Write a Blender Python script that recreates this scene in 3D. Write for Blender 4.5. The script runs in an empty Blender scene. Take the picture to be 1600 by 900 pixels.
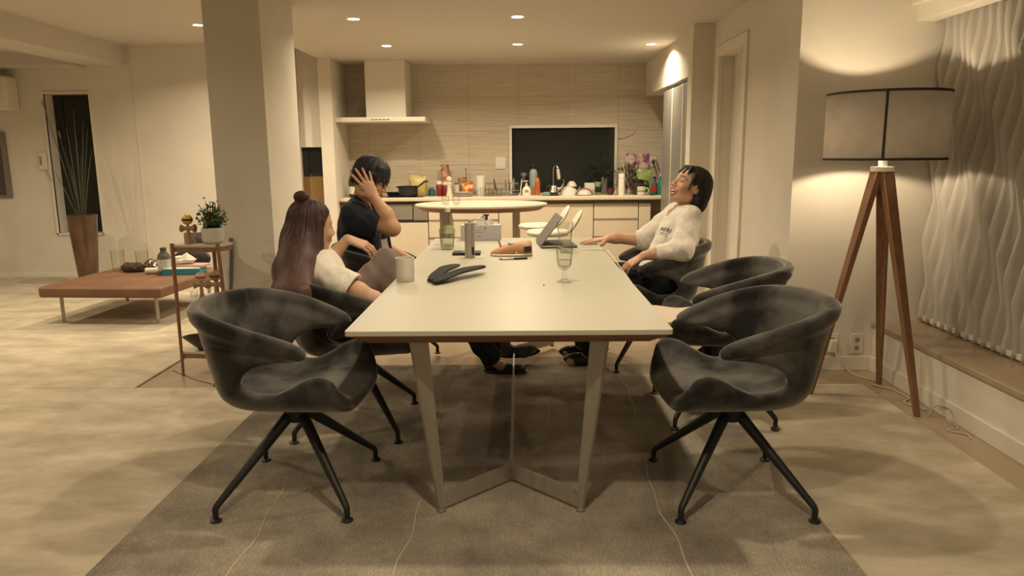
import bpy, bmesh, math, random
import numpy as np
from mathutils import Vector, Matrix
from math import sin, cos, pi, radians

scene = bpy.context.scene
COL = scene.collection
random.seed(7)
RNG = np.random.RandomState(11)

# ------------------------------------------------------------------ camera, world, exposure
cam_d = bpy.data.cameras.new('camera')
cam = bpy.data.objects.new('camera', cam_d)
COL.objects.link(cam)
cam_d.sensor_fit = 'HORIZONTAL'
cam_d.sensor_width = 36.0
cam_d.lens = 36.0 * 1150.0 / 1600.0
cam_d.clip_start = 0.05
cam_r = Vector((0.99992656, 0.00855388, -0.0085847))
cam_dn = Vector((-0.00690882, -0.17963158, -0.98370969))
cam_f = Vector((-0.00995662, 0.98369676, -0.17955929))
cam.matrix_world = Matrix(((cam_r.x, -cam_dn.x, -cam_f.x, 0.0),
                           (cam_r.y, -cam_dn.y, -cam_f.y, 0.0),
                           (cam_r.z, -cam_dn.z, -cam_f.z, 1.335),
                           (0, 0, 0, 1)))
scene.camera = cam

world = bpy.data.worlds.new('night')
scene.world = world
world.use_nodes = True
world.node_tree.nodes['Background'].inputs[0].default_value = (0.010, 0.013, 0.016, 1)
world.node_tree.nodes['Background'].inputs[1].default_value = 1.0

vs = scene.view_settings
vs.view_transform = 'Standard'
vs.look = 'None'
vs.exposure = 0.0
vs.gamma = 1.0
vs.use_curve_mapping = False
scene.cycles.transparent_max_bounces = 32

WARM = (1.0, 0.82, 0.57)
DOWNLIGHTS = [  # x, y, ceiling height, watts
    (-1.28, 6.02, 2.38, 20), (0.0, 6.0, 2.38, 18), (-1.28, 7.48, 2.38, 24), (0.0, 7.46, 2.38, 24),
    (1.31, 7.54, 2.38, 24), (-2.93, 7.05, 2.52, 34),
    (0.0, 4.4, 2.38, 15), (0.0, 2.85, 2.38, 17),
    (-3.3, 3.4, 2.52, 17), (-3.9, 5.2, 2.52, 21), (-2.9, 1.2, 2.52, 9), (0.0, 1.45, 2.38, 18), (1.4, -0.9, 2.38, 24), (-1.4, -0.9, 2.38, 14), (-5.6, 5.6, 2.42, 30),
]
LAMP_WATTS = 24

# ------------------------------------------------------------------ materials
def mat(name, col, rough=0.6, metal=0.0, col2=None, nscale=8.0, ndetail=3.0, nstretch=(1, 1, 1), ramp=(0.35, 0.65),
        bump=0.0, bscale=60.0, bstretch=(1, 1, 1), sheen=0.0, trans=0.0, ior=1.45, alpha=1.0, coat=0.0, spec=0.5, sss=0.0,
        emit=None, estr=0.0, coord='Object'):
    m = bpy.data.materials.new(name)
    m.use_nodes = True
    nt = m.node_tree
    b = nt.nodes['Principled BSDF']
    b.inputs['Base Color'].default_value = (*col, 1)
    b.inputs['Roughness'].default_value = rough
    b.inputs['Metallic'].default_value = metal
    b.inputs['Specular IOR Level'].default_value = spec
    b.inputs['IOR'].default_value = ior
    if sheen:
        b.inputs['Sheen Weight'].default_value = sheen
        b.inputs['Sheen Roughness'].default_value = 0.35
        b.inputs['Sheen Tint'].default_value = (1, 0.95, 0.9, 1)
    if trans:
        b.inputs['Transmission Weight'].default_value = trans
    if coat:
        b.inputs['Coat Weight'].default_value = coat
        b.inputs['Coat Roughness'].default_value = 0.15
    if sss:
        b.inputs['Subsurface Weight'].default_value = sss
        b.inputs['Subsurface Radius'].default_value = (0.012, 0.005, 0.003)
        b.inputs['Subsurface Scale'].default_value = 0.6
    if emit:
        b.inputs['Emission Color'].default_value = (*emit, 1)
        b.inputs['Emission Strength'].default_value = estr
    tc = nt.nodes.new('ShaderNodeTexCoord')
    if col2 is not None:
        mp = nt.nodes.new('ShaderNodeMapping')
        mp.inputs['Scale'].default_value = nstretch
        nz = nt.nodes.new('ShaderNodeTexNoise')
        nz.inputs['Scale'].default_value = nscale
        nz.inputs['Detail'].default_value = ndetail
        rp = nt.nodes.new('ShaderNodeValToRGB')
        rp.color_ramp.elements[0].position = ramp[0]
        rp.color_ramp.elements[1].position = ramp[1]
        rp.color_ramp.elements[0].color = (*col, 1)
        rp.color_ramp.elements[1].color = (*col2, 1)
        nt.links.new(tc.outputs[coord], mp.inputs[0])
        nt.links.new(mp.outputs[0], nz.inputs['Vector'])
        nt.links.new(nz.outputs['Fac'], rp.inputs[0])
        nt.links.new(rp.outputs[0], b.inputs['Base Color'])
    if bump:
        mp2 = nt.nodes.new('ShaderNodeMapping')
        mp2.inputs['Scale'].default_value = bstretch
        nz2 = nt.nodes.new('ShaderNodeTexNoise')
        nz2.inputs['Scale'].default_value = bscale
        nz2.inputs['Detail'].default_value = 4
        bp = nt.nodes.new('ShaderNodeBump')
        bp.inputs['Strength'].default_value = bump
        bp.inputs['Distance'].default_value = 0.01
        nt.links.new(tc.outputs[coord], mp2.inputs[0])
        nt.links.new(mp2.outputs[0], nz2.inputs['Vector'])
        nt.links.new(nz2.outputs['Fac'], bp.inputs['Height'])
        nt.links.new(bp.outputs[0], b.inputs['Normal'])
    return m

M = {}
M['wall'] = mat('wall_paper', (0.72, 0.68, 0.60), 0.85, col2=(0.68, 0.64, 0.565), nscale=3, bump=0.05, bscale=120, bstretch=(1, 1, .2), spec=0.2)
M['ceil'] = mat('ceiling_paper', (0.60, 0.56, 0.50), 0.9, bump=0.03, bscale=90, spec=0.2)
M['white'] = mat('white_paint', (0.74, 0.70, 0.61), 0.5, bump=0.01)
M['floor'] = mat('stone_floor', (0.40, 0.31, 0.21), 0.22, col2=(0.34, 0.26, 0.175), nscale=5, nstretch=(1, .25, 1), bump=0.02, bscale=20)
M['carpet'] = mat('cream_carpet', (0.415, 0.362, 0.268), 0.95, col2=(0.63, 0.55, 0.425), nscale=2.6, ndetail=14, nstretch=(1, 1.9, 1), ramp=(0.38, 0.66), bump=0.35, bscale=220, sheen=0.2, spec=0.1)
M['carpet'].node_tree.nodes['Noise Texture'].inputs['Roughness'].default_value = .64
M['rug'] = None
M['tabletop'] = mat('white_tabletop', (0.475, 0.46, 0.375), 0.38, bump=0.01)
M['mahogany'] = mat('red_brown_edge', (0.25, 0.12, 0.075), 0.45, col2=(0.20, 0.09, 0.055), nscale=20, nstretch=(.1, 1, 1))
M['steel'] = mat('brushed_steel', (0.47, 0.44, 0.38), 0.42, metal=0.6, col2=(0.41, 0.38, 0.33), nscale=30, nstretch=(1, 1, .05))
M['velvet'] = mat('charcoal_velvet', (0.020, 0.020, 0.0195), 0.85, col2=(0.105, 0.099, 0.091), nscale=5, ndetail=7, ramp=(0.42, 0.60), bump=0.08, bscale=300, sheen=0.7, spec=0.15)
M['black_metal'] = mat('black_metal', (0.014, 0.016, 0.017), 0.45, bump=0.01)
M['tile'] = None
M['cab'] = mat('cream_cabinet', (0.66, 0.58, 0.45), 0.45, bump=0.01)
M['cab_gap'] = mat('handle_channel', (0.30, 0.25, 0.19), 0.5)
M['glassdark'] = mat('night_glass', (0.024, 0.026, 0.024), 0.12, spec=0.35)
M['black'] = mat('black_plastic', (0.018, 0.018, 0.018), 0.4)
M['grey'] = mat('grey_metal', (0.30, 0.28, 0.25), 0.4, metal=0.6)
M['fridge'] = mat('fridge_steel', (0.30, 0.29, 0.27), 0.42, metal=0.5, bump=0.01)
M['glass'] = mat('clear_glass', (0.97, 0.98, 0.96), 0.02, trans=1.0, ior=1.4)
def thin_glass(m):
    # thin clear wall: see-through face on, darker and mirror-like at grazing angles
    nt = m.node_tree; out = nt.nodes['Material Output']
    lw = nt.nodes.new('ShaderNodeLayerWeight'); lw.inputs[0].default_value = .35
    rp = nt.nodes.new('ShaderNodeValToRGB')
    rp.color_ramp.elements[0].position = .25; rp.color_ramp.elements[0].color = (.965, .97, .95, 1)
    rp.color_ramp.elements[1].position = .95; rp.color_ramp.elements[1].color = (.60, .61, .56, 1)
    tr = nt.nodes.new('ShaderNodeBsdfTransparent'); gl = nt.nodes.new('ShaderNodeBsdfGlossy'); gl.inputs['Roughness'].default_value = .03
    fr = nt.nodes.new('ShaderNodeMapRange'); fr.inputs[1].default_value = .3; fr.inputs[2].default_value = 1.0; fr.inputs[3].default_value = .03; fr.inputs[4].default_value = .40
    nt.links.new(lw.outputs['Facing'], fr.inputs[0])
    mx = nt.nodes.new('ShaderNodeMixShader')
    nt.links.new(lw.outputs['Facing'], rp.inputs[0]); nt.links.new(rp.outputs[0], tr.inputs[0]); nt.links.new(fr.outputs[0], mx.inputs[0])
    nt.links.new(tr.outputs[0], mx.inputs[1]); nt.links.new(gl.outputs[0], mx.inputs[2]); nt.links.new(mx.outputs[0], out.inputs[0])
thin_glass(M['glass'])
M['water'] = mat('water', (0.95, 0.97, 0.95), 0.0, trans=1.0, ior=1.2); thin_glass(M['water'])
M['walnut'] = mat('walnut_wood', (0.275, 0.145, 0.08), 0.5, col2=(0.21, 0.105, 0.055), nscale=12, nstretch=(4, 4, .3), bump=0.02)
M['leather'] = mat('tan_leather', (0.205, 0.107, 0.062), 0.5, col2=(0.17, 0.085, 0.047), nscale=4, bump=0.06, bscale=140)
M['slat'] = mat('blind_fabric', (0.52, 0.49, 0.44), 0.8, bump=0.04, bscale=200)

def rug_mat():
    m = mat('grey_rug', (0.135, 0.115, 0.085), 0.95, spec=0.1, sheen=0.25)
    nt = m.node_tree; b = nt.nodes['Principled BSDF']
    tc = nt.nodes.new('ShaderNodeTexCoord')
    nz = nt.nodes.new('ShaderNodeTexNoise'); nz.inputs['Scale'].default_value = 2.6; nz.inputs['Detail'].default_value = 9; nz.inputs['Roughness'].default_value = .62
    rp = nt.nodes.new('ShaderNodeValToRGB')
    rp.color_ramp.elements[0].position = .36; rp.color_ramp.elements[1].position = .66
    rp.color_ramp.elements[0].color = (0.235, 0.208, 0.167, 1); rp.color_ramp.elements[1].color = (0.475, 0.418, 0.33, 1)
    wv = nt.nodes.new('ShaderNodeTexWave'); wv.bands_direction = 'X'; wv.inputs['Scale'].default_value = 17; wv.inputs['Distortion'].default_value = 11; wv.inputs['Detail Scale'].default_value = 4
    wv.inputs['Detail'].default_value = 3
    mx = nt.nodes.new('ShaderNodeMix'); mx.data_type = 'RGBA'; mx.blend_type = 'MULTIPLY'; mx.inputs[0].default_value = 0.24
    bp = nt.nodes.new('ShaderNodeBump'); bp.inputs['Strength'].default_value = .5; bp.inputs['Distance'].default_value = .006
    nt.links.new(tc.outputs['Object'], nz.inputs[0]); nt.links.new(nz.outputs['Fac'], rp.inputs[0])
    nt.links.new(tc.outputs['Object'], wv.inputs[0])
    nt.links.new(rp.outputs[0], mx.inputs[6]); nt.links.new(wv.outputs['Color'], mx.inputs[7])
    nt.links.new(mx.outputs[2], b.inputs['Base Color'])
    nt.links.new(wv.outputs['Fac'], bp.inputs['Height']); nt.links.new(bp.outputs[0], b.inputs['Normal'])
    return m
M['rug'] = rug_mat()

def tile_mat():
    m = mat('kitchen_tile', (0.5, 0.43, 0.33), 0.35, spec=0.35)
    nt = m.node_tree; b = nt.nodes['Principled BSDF']
    tc = nt.nodes.new('ShaderNodeTexCoord')
    mp = nt.nodes.new('ShaderNodeMapping'); mp.inputs['Scale'].default_value = (.9, 1, 20)
    nz = nt.nodes.new('ShaderNodeTexNoise'); nz.inputs['Scale'].default_value = 3.0; nz.inputs['Detail'].default_value = 7
    rp = nt.nodes.new('ShaderNodeValToRGB')
    rp.color_ramp.elements[0].position = .3; rp.color_ramp.elements[1].position = .7
    rp.color_ramp.elements[0].color = (0.48, 0.415, 0.32, 1); rp.color_ramp.elements[1].color = (0.62, 0.55, 0.44, 1)
    mp2 = nt.nodes.new('ShaderNodeMapping'); mp2.inputs['Rotation'].default_value = (radians(90), 0, 0)
    br = nt.nodes.new('ShaderNodeTexBrick'); br.offset = 0.0
    br.inputs['Color1'].default_value = (1, 1, 1, 1); br.inputs['Color2'].default_value = (.96, .95, .94, 1); br.inputs['Mortar'].default_value = (.72, .70, .66, 1)
    br.inputs['Scale'].default_value = 1.0; br.inputs['Mortar Size'].default_value = 0.003
    br.inputs['Brick Width'].default_value = 0.60; br.inputs['Row Height'].default_value = 0.40
    mx = nt.nodes.new('ShaderNodeMix'); mx.data_type = 'RGBA'; mx.blend_type = 'MULTIPLY'; mx.inputs[0].default_value = 1
    nt.links.new(tc.outputs['Object'], mp.inputs[0]); nt.links.new(mp.outputs[0], nz.inputs[0]); nt.links.new(nz.outputs['Fac'], rp.inputs[0])
    nt.links.new(tc.outputs['Object'], mp2.inputs[0]); nt.links.new(mp2.outputs[0], br.inputs[0])
    nt.links.new(rp.outputs[0], mx.inputs[6]); nt.links.new(br.outputs['Color'], mx.inputs[7])
    nt.links.new(mx.outputs[2], b.inputs['Base Color'])
    return m
M['tile'] = tile_mat()

# ------------------------------------------------------------------ mesh helpers
class MB:
    def __init__(self):
        self.v = []; self.f = []; self.m = []; self.mi = 0
    def _add(self, vs, fs):
        o = len(self.v)
        self.v += [tuple(p) for p in vs]
        for f in fs:
            self.f.append(tuple(i + o for i in f)); self.m.append(self.mi)
        return self
    def box(self, x0, x1, y0, y1, z0, z1, bev=0.0):
        if bev > 0:
            bm = bmesh.new()
            bmesh.ops.create_cube(bm, size=1)
            for v in bm.verts:
                v.co = Vector(((x0 + x1) / 2 + v.co.x * (x1 - x0), (y0 + y1) / 2 + v.co.y * (y1 - y0), (z0 + z1) / 2 + v.co.z * (z1 - z0)))
            bmesh.ops.bevel(bm, geom=list(bm.edges), offset=bev, segments=3, affect='EDGES', profile=0.5)
            bm.verts.index_update()
            self._add([v.co[:] for v in bm.verts], [[v.index for v in f.verts] for f in bm.faces])
            bm.free(); return self
        vs_ = [(x0, y0, z0), (x1, y0, z0), (x1, y1, z0), (x0, y1, z0), (x0, y0, z1), (x1, y0, z1), (x1, y1, z1), (x0, y1, z1)]
        return self._add(vs_, [(0, 3, 2, 1), (4, 5, 6, 7), (0, 1, 5, 4), (1, 2, 6, 5), (2, 3, 7, 6), (3, 0, 4, 7)])
    def obox(self, c, ax, ay, az, bev=0.0):
        """box with centre c and half axes ax, ay, az (vectors)"""
        s = MB().box(-1, 1, -1, 1, -1, 1) if bev == 0 else None
        c = Vector(c); ax = Vector(ax); ay = Vector(ay); az = Vector(az)
        if s is None:
            lx, ly, lz = ax.length, ay.length, az.length
            s = MB().box(-lx, lx, -ly, ly, -lz, lz, bev)
            s.v = [(p[0] / lx, p[1] / ly, p[2] / lz) for p in s.v]
        return self._add([c + ax * p[0] + ay * p[1] + az * p[2] for p in s.v], s.f)
    def tube(self, pts, r, n=12, cap=True, sx=1.0):
        pts = [Vector(p) for p in pts]
        rs = r if isinstance(r, (list, tuple)) else [r] * len(pts)
        ring = []
        prev = None
        for i, p in enumerate(pts):
            if i == 0: d = pts[1] - pts[0]
            elif i == len(pts) - 1: d = pts[-1] - pts[-2]
            else: d = (pts[i + 1] - p).normalized() + (p - pts[i - 1]).normalized()
            d.normalize()
            if prev is None:
                u = d.orthogonal().normalized() if abs(d.z) < .95 else Vector((1, 0, 0)).cross(d).normalized().cross(d).normalized()
            else:
                u = (prev - d * prev.dot(d)).normalized()
            prev = u
            w = d.cross(u)
            ring.append([p + (u * cos(2 * pi * k / n) * sx + w * sin(2 * pi * k / n)) * rs[i] for k in range(n)])
        vs_ = [q for rr in ring for q in rr]
        fs = []
        for i in range(len(ring) - 1):
            for k in range(n):
                a = i * n + k; b = i * n + (k + 1) % n
                fs.append((a, b, b + n, a + n))
        if cap:
            fs.append(tuple(range(n - 1, -1, -1))); fs.append(tuple(range((len(ring) - 1) * n, len(ring) * n)))
        return self._add(vs_, fs)
    def lathe(self, prof, c=(0, 0, 0), n=32, sy=1.0, closed=False):
        """prof: (radius, z) list, revolved round z at c"""
        c = Vector(c); vs_ = []; fs = []; idx = []
        for (r, z) in prof:
            if r < 1e-6:
                idx.append([len(vs_)]); vs_.append(c + Vector((0, 0, z)))
            else:
                idx.append(list(range(len(vs_), len(vs_) + n)))
                vs_ += [c + Vector((r * cos(2 * pi * k / n), r * sy * sin(2 * pi * k / n), z)) for k in range(n)]
        pairs = list(zip(idx[:-1], idx[1:]))
        if closed: pairs.append((idx[-1], idx[0]))
        for a, b in pairs:
            for k in range(n):
                k2 = (k + 1) % n
                if len(a) == 1 and len(b) == 1: continue
                if len(a) == 1: fs.append((a[0], b[k2], b[k]))
                elif len(b) == 1: fs.append((a[k], a[k2], b[0]))
                else: fs.append((a[k], a[k2], b[k2], b[k]))
        return self._add(vs_, fs)
    def prism(self, poly, fn, d0, d1):
        """polygon of 2-D points swept between depths; fn(u, v, d) -> point"""
        n = len(poly)
        vs_ = [fn(u, v, d0) for u, v in poly] + [fn(u, v, d1) for u, v in poly]
        fs = [tuple(range(n)), tuple(range(2 * n - 1, n - 1, -1))]
        for k in range(n):
            k2 = (k + 1) % n
            fs.append((k, k + n, k2 + n, k2))
        return self._add(vs_, fs)
    def grid(self, fn, nu, nv):
        vs_ = [fn(i / nu, j / nv) for j in range(nv + 1) for i in range(nu + 1)]
        fs = [(j * (nu + 1) + i, j * (nu + 1) + i + 1, (j + 1) * (nu + 1) + i + 1, (j + 1) * (nu + 1) + i) for j in range(nv) for i in range(nu)]
        return self._add(vs_, fs)
    def ico(self, c, r, sub=2, sq=(1, 1, 1)):
        bm = bmesh.new(); bmesh.ops.create_icosphere(bm, subdivisions=sub, radius=1)
        bm.verts.index_update()
        rr = r if isinstance(r, (tuple, list)) else (r * sq[0], r * sq[1], r * sq[2])
        self._add([(c[0] + v.co.x * rr[0], c[1] + v.co.y * rr[1], c[2] + v.co.z * rr[2]) for v in bm.verts], [[v.index for v in f.verts] for f in bm.faces])
        bm.free(); return self

def obj(name, mb, mats, parent=None, smooth=True, bevel=0.0, angle=40, solid=0.0, recenter=True):
    me = bpy.data.meshes.new(name)
    me.from_pydata([tuple(p) for p in mb.v], [], mb.f)
    if not isinstance(mats, (list, tuple)): mats = [mats]
    for m in mats: me.materials.append(m)
    me.polygons.foreach_set('material_index', np.array(mb.m, dtype=np.int32))
    bm = bmesh.new(); bm.from_mesh(me)
    bmesh.ops.recalc_face_normals(bm, faces=bm.faces)
    for f in bm.faces: f.smooth = smooth
    if smooth:
        ca = cos(radians(angle))
        for e in bm.edges:
            if len(e.link_faces) == 2 and e.link_faces[0].normal.dot(e.link_faces[1].normal) < ca: e.smooth = False
    bm.to_mesh(me); bm.free()
    o = bpy.data.objects.new(name, me)
    COL.objects.link(o)
    if parent is not None: o.parent = parent
    if solid:
        md = o.modifiers.new('thickness', 'SOLIDIFY'); md.thickness = solid; md.offset = 0
    if bevel:
        md = o.modifiers.new('bevel', 'BEVEL'); md.width = bevel; md.segments = 2; md.limit_method = 'ANGLE'; md.angle_limit = radians(40)
    return o

def thing(name, label, cat, loc=(0, 0, 0), rz=0.0, group=None):
    o = bpy.data.objects.new(name, None)
    COL.objects.link(o)
    o.empty_display_size = 0.05
    o.location = loc; o.rotation_euler = (0, 0, rz)
    return tag(o, label, cat, group)

def tag(o, label, cat, group=None, kind=None):
    o['label'] = label; o['category'] = cat
    if group: o['group'] = group
    if kind: o['kind'] = kind
    return o

def struct(name, mb, m, **k):
    o = obj(name, mb, m, **k)
    if k.get('parent') is None: o['kind'] = 'structure'
    return o

def slabel(o, label, cat):
    o['label'] = label; o['category'] = cat
    return o

def copy_tree(o, parent=None):
    c = o.copy(); COL.objects.link(c)
    if parent is not None: c.parent = parent
    for ch in list(o.children): copy_tree(ch, c)
    return c

def box(*a, **k): return MB().box(*a, **k)

# ------------------------------------------------------------------ signed-distance modelling for soft shapes
class SDF:
    def __init__(s, lo, hi, h):
        s.lo = np.array(lo, float); s.h = h
        s.n = np.ceil((np.array(hi, float) - s.lo) / h).astype(int) + 1
        s.ax = [(s.lo[i] + h * np.arange(s.n[i])).astype(np.float32) for i in range(3)]
        s.a = np.full(s.n, 0.06, np.float32)
    def sl(s, lo, hi):
        r = []
        for i in range(3):
            a = max(0, int((lo[i] - s.lo[i]) / s.h) - 1); b = min(s.n[i], int((hi[i] - s.lo[i]) / s.h) + 3)
            r.append(slice(a, max(a, b)))
        return tuple(r)
    def co(s, sl):
        return (s.ax[0][sl[0]][:, None, None], s.ax[1][sl[1]][None, :, None], s.ax[2][sl[2]][None, None, :])
    def merge(s, d, sl, k, op='add'):
        a = s.a[sl]
        if a.size == 0: return
        if op == 'add':
            if k <= 0: s.a[sl] = np.minimum(a, d); return
            h = np.clip(.5 + .5 * (a - d) / k, 0, 1); s.a[sl] = a * (1 - h) + d * h - k * h * (1 - h)
        else:
            d = -d
            if k <= 0: s.a[sl] = np.maximum(a, d); return
            h = np.clip(.5 - .5 * (a - d) / k, 0, 1); s.a[sl] = a * (1 - h) + d * h + k * h * (1 - h)
    def cap(s, p, q, r1, r2=None, k=0.02, op='add', flat=None, fs=1.0):
        """tapered capsule; flat = unit axis squeezed by fs"""
        r2 = r1 if r2 is None else r2
        p = np.array(p, float); q = np.array(q, float); m = max(r1, r2) + k + .03
        sl = s.sl(np.minimum(p, q) - m, np.maximum(p, q) + m)
        X, Y, Z = s.co(sl)
        d = q - p; L = max(d @ d, 1e-12)
        px, py, pz = X - p[0], Y - p[1], Z - p[2]
        t = np.clip((px * d[0] + py * d[1] + pz * d[2]) / L, 0, 1)
        vx, vy, vz = px - t * d[0], py - t * d[1], pz - t * d[2]
        if flat is not None:
            w = (vx * flat[0] + vy * flat[1] + vz * flat[2]) * (1 / fs - 1)
            vx, vy, vz = vx + w * flat[0], vy + w * flat[1], vz + w * flat[2]
        dist = np.sqrt(vx * vx + vy * vy + vz * vz) - (r1 + (r2 - r1) * t)
        if flat is not None: dist = dist * (0.5 + 0.5 * fs)
        s.merge(dist.astype(np.float32), sl, k, op); return s
    def chain(s, pts, rs, k=0.02, op='add'):
        for i in range(len(pts) - 1): s.cap(pts[i], pts[i + 1], rs[i], rs[i + 1], k, op)
        return s
    def ell(s, c, r, R=None, k=0.02, op='add'):
        """ellipsoid with centre c, radii r, axes the rows of R"""
        c = np.array(c, float); r = np.array(r, float); m = r.max() + k + .03
        sl = s.sl(c - m, c + m)
        X, Y, Z = s.co(sl)
        x, y, z = X - c[0], Y - c[1], Z - c[2]
        if R is not None:
            R = np.array(R, float)
            x, y, z = (R[0, 0] * x + R[0, 1] * y + R[0, 2] * z, R[1, 0] * x + R[1, 1] * y + R[1, 2] * z, R[2, 0] * x + R[2, 1] * y + R[2, 2] * z)
        k0 = np.sqrt((x / r[0]) ** 2 + (y / r[1]) ** 2 + (z / r[2]) ** 2)
        k1 = np.sqrt((x / r[0] ** 2) ** 2 + (y / r[1] ** 2) ** 2 + (z / r[2] ** 2) ** 2) + 1e-9
        s.merge((k0 * (k0 - 1) / k1).astype(np.float32), sl, k, op); return s
    def plane(s, p, n, k=0.01):
        """cut away everything on the side n points to"""
        X, Y, Z = s.co((slice(None),) * 3)
        n = np.array(n, float); n /= np.linalg.norm(n)
        d = ((X - p[0]) * n[0] + (Y - p[1]) * n[1] + (Z - p[2]) * n[2]).astype(np.float32)
        d = np.broadcast_to(d, s.a.shape)
        h = np.clip(.5 - .5 * (s.a - d) / k, 0, 1); s.a = s.a * (1 - h) + d * h + k * h * (1 - h); return s
    def waves(s, amp, dirs):
        """soft folds: dirs = list of (wave vector, phase)"""
        X, Y, Z = s.co((slice(None),) * 3)
        near = np.abs(s.a) < .03
        t = np.zeros(s.a.shape, np.float32)
        for w, ph in dirs:
            t += np.sin(X * w[0] + Y * w[1] + Z * w[2] + ph).astype(np.float32)
        s.a = np.where(near, s.a + amp * t, s.a).astype(np.float32); return s
    def mesh(s):
        f = s.a; n = s.n
        neg = f < 0
        c = np.zeros(n - 1, np.uint8)
        for i in (0, 1):
            for j in (0, 1):
                for k in (0, 1):
                    c += neg[i:n[0] - 1 + i, j:n[1] - 1 + j, k:n[2] - 1 + k]
        act = (c > 0) & (c < 8)
        ci = np.argwhere(act)
        idx = np.full(act.shape, -1, np.int32); idx[act] = np.arange(len(ci))
        acc = np.zeros((len(ci), 3)); cnt = np.zeros(len(ci))
        E = [((0, 0, 0), (1, 0, 0)), ((0, 1, 0), (1, 1, 0)), ((0, 0, 1), (1, 0, 1)), ((0, 1, 1), (1, 1, 1)),
             ((0, 0, 0), (0, 1, 0)), ((1, 0, 0), (1, 1, 0)), ((0, 0, 1), (0, 1, 1)), ((1, 0, 1), (1, 1, 1)),
             ((0, 0, 0), (0, 0, 1)), ((1, 0, 0), (1, 0, 1)), ((0, 1, 0), (0, 1, 1)), ((1, 1, 0), (1, 1, 1))]
        for a, b in E:
            a = np.array(a); b = np.array(b)
            fa = f[tuple((ci + a).T)]; fb = f[tuple((ci + b).T)]
            m = (fa < 0) != (fb < 0)
            t = np.where(m, fa / np.where(m, fa - fb, 1), 0)
            acc += np.where(m[:, None], a + t[:, None] * (b - a), 0); cnt += m
        V = s.lo + s.h * (ci + acc / cnt[:, None])
        Q = []
        for ax in range(3):
            o1, o2 = (ax + 1) % 3, (ax + 2) % 3
            sa = [slice(None)] * 3; sb = [slice(None)] * 3
            sa[ax] = slice(0, -1); sb[ax] = slice(1, None)
            na, nb = neg[tuple(sa)], neg[tuple(sb)]
            e = np.argwhere(na != nb)
            e = e[(e[:, o1] > 0) & (e[:, o2] > 0) & (e[:, o1] < n[o1] - 1) & (e[:, o2] < n[o2] - 1)]
            fl = na[tuple(e.T)]
            def cell(d1, d2):
                q = e.copy(); q[:, o1] += d1; q[:, o2] += d2; return idx[tuple(q.T)]
            q = np.stack([cell(-1, -1), cell(0, -1), cell(0, 0), cell(-1, 0)], 1)
            q = np.where(fl[:, None], q, q[:, ::-1]); Q.append(q)
        return V, np.concatenate(Q)

def sdf_obj(name, sdf, mats, parent=None, smooth_it=2, post=None, origin=None):
    V, Q = sdf.mesh()
    # a little Laplacian smoothing
    ed = np.concatenate([Q[:, [0, 1]], Q[:, [1, 2]], Q[:, [2, 3]], Q[:, [3, 0]]])
    deg = np.bincount(ed.ravel(), minlength=len(V)).astype(float)[:, None] + 1e-9
    for _ in range(smooth_it):
        acc = np.stack([np.bincount(ed[:, 0], V[ed[:, 1], i], len(V)) + np.bincount(ed[:, 1], V[ed[:, 0], i], len(V)) for i in range(3)], 1)
        V = .5 * V + .5 * acc / deg
    if post is not None: V = post(V)
    o0 = np.array(origin if origin is not None else (0, 0, 0), float)
    me = bpy.data.meshes.new(name)
    me.vertices.add(len(V)); me.vertices.foreach_set('co', (V - o0).astype(np.float32).ravel())
    me.loops.add(len(Q) * 4); me.loops.foreach_set('vertex_index', Q.astype(np.int32).ravel())
    me.polygons.add(len(Q)); me.polygons.foreach_set('loop_start', np.arange(0, len(Q) * 4, 4, dtype=np.int32))
    me.update(calc_edges=True)
    me.polygons.foreach_set('use_smooth', np.ones(len(Q), bool))
    if not isinstance(mats, (list, tuple)): mats = [mats]
    for m in mats: me.materials.append(m)
    o = bpy.data.objects.new(name, me); COL.objects.link(o)
    if parent is not None: o.parent = parent
    o.location = o0
    if parent is not None: o.location = (0, 0, 0)
    return o, V, Q

def catmull(pts, n=8, closed=True):
    P = [np.array(p, float) for p in pts]; out = []
    m = len(P)
    for i in range(m if closed else m - 1):
        if closed: p0, p1, p2, p3 = P[i - 1], P[i], P[(i + 1) % m], P[(i + 2) % m]
        else: p0, p1, p2, p3 = P[max(i - 1, 0)], P[i], P[i + 1], P[min(i + 2, m - 1)]
        for j in range(n):
            t = j / n
            out.append(.5 * ((2 * p1) + (p2 - p0) * t + (2 * p0 - 5 * p1 + 4 * p2 - p3) * t * t + (3 * p1 - p0 - 3 * p2 + p3) * t ** 3))
    if not closed: out.append(P[-1])
    return np.array(out)

def poly_sdf(px, py, poly):
    """signed distance of 2-D points to a closed polygon"""
    d = np.full(px.shape, 1e9); ins = np.zeros(px.shape, bool)
    n = len(poly)
    for i in range(n):
        a = poly[i]; b = poly[(i + 1) % n]
        e = b - a; L = e @ e + 1e-12
        wx, wy = px - a[0], py - a[1]
        t = np.clip((wx * e[0] + wy * e[1]) / L, 0, 1)
        d = np.minimum(d, (wx - e[0] * t) ** 2 + (wy - e[1] * t) ** 2)
        c = ((a[1] > py) != (b[1] > py)) & (px < (b[0] - a[0]) * (py - a[1]) / (b[1] - a[1] + 1e-12) + a[0])
        ins ^= c
    d = np.sqrt(d)
    return np.where(ins, -d, d)

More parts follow.
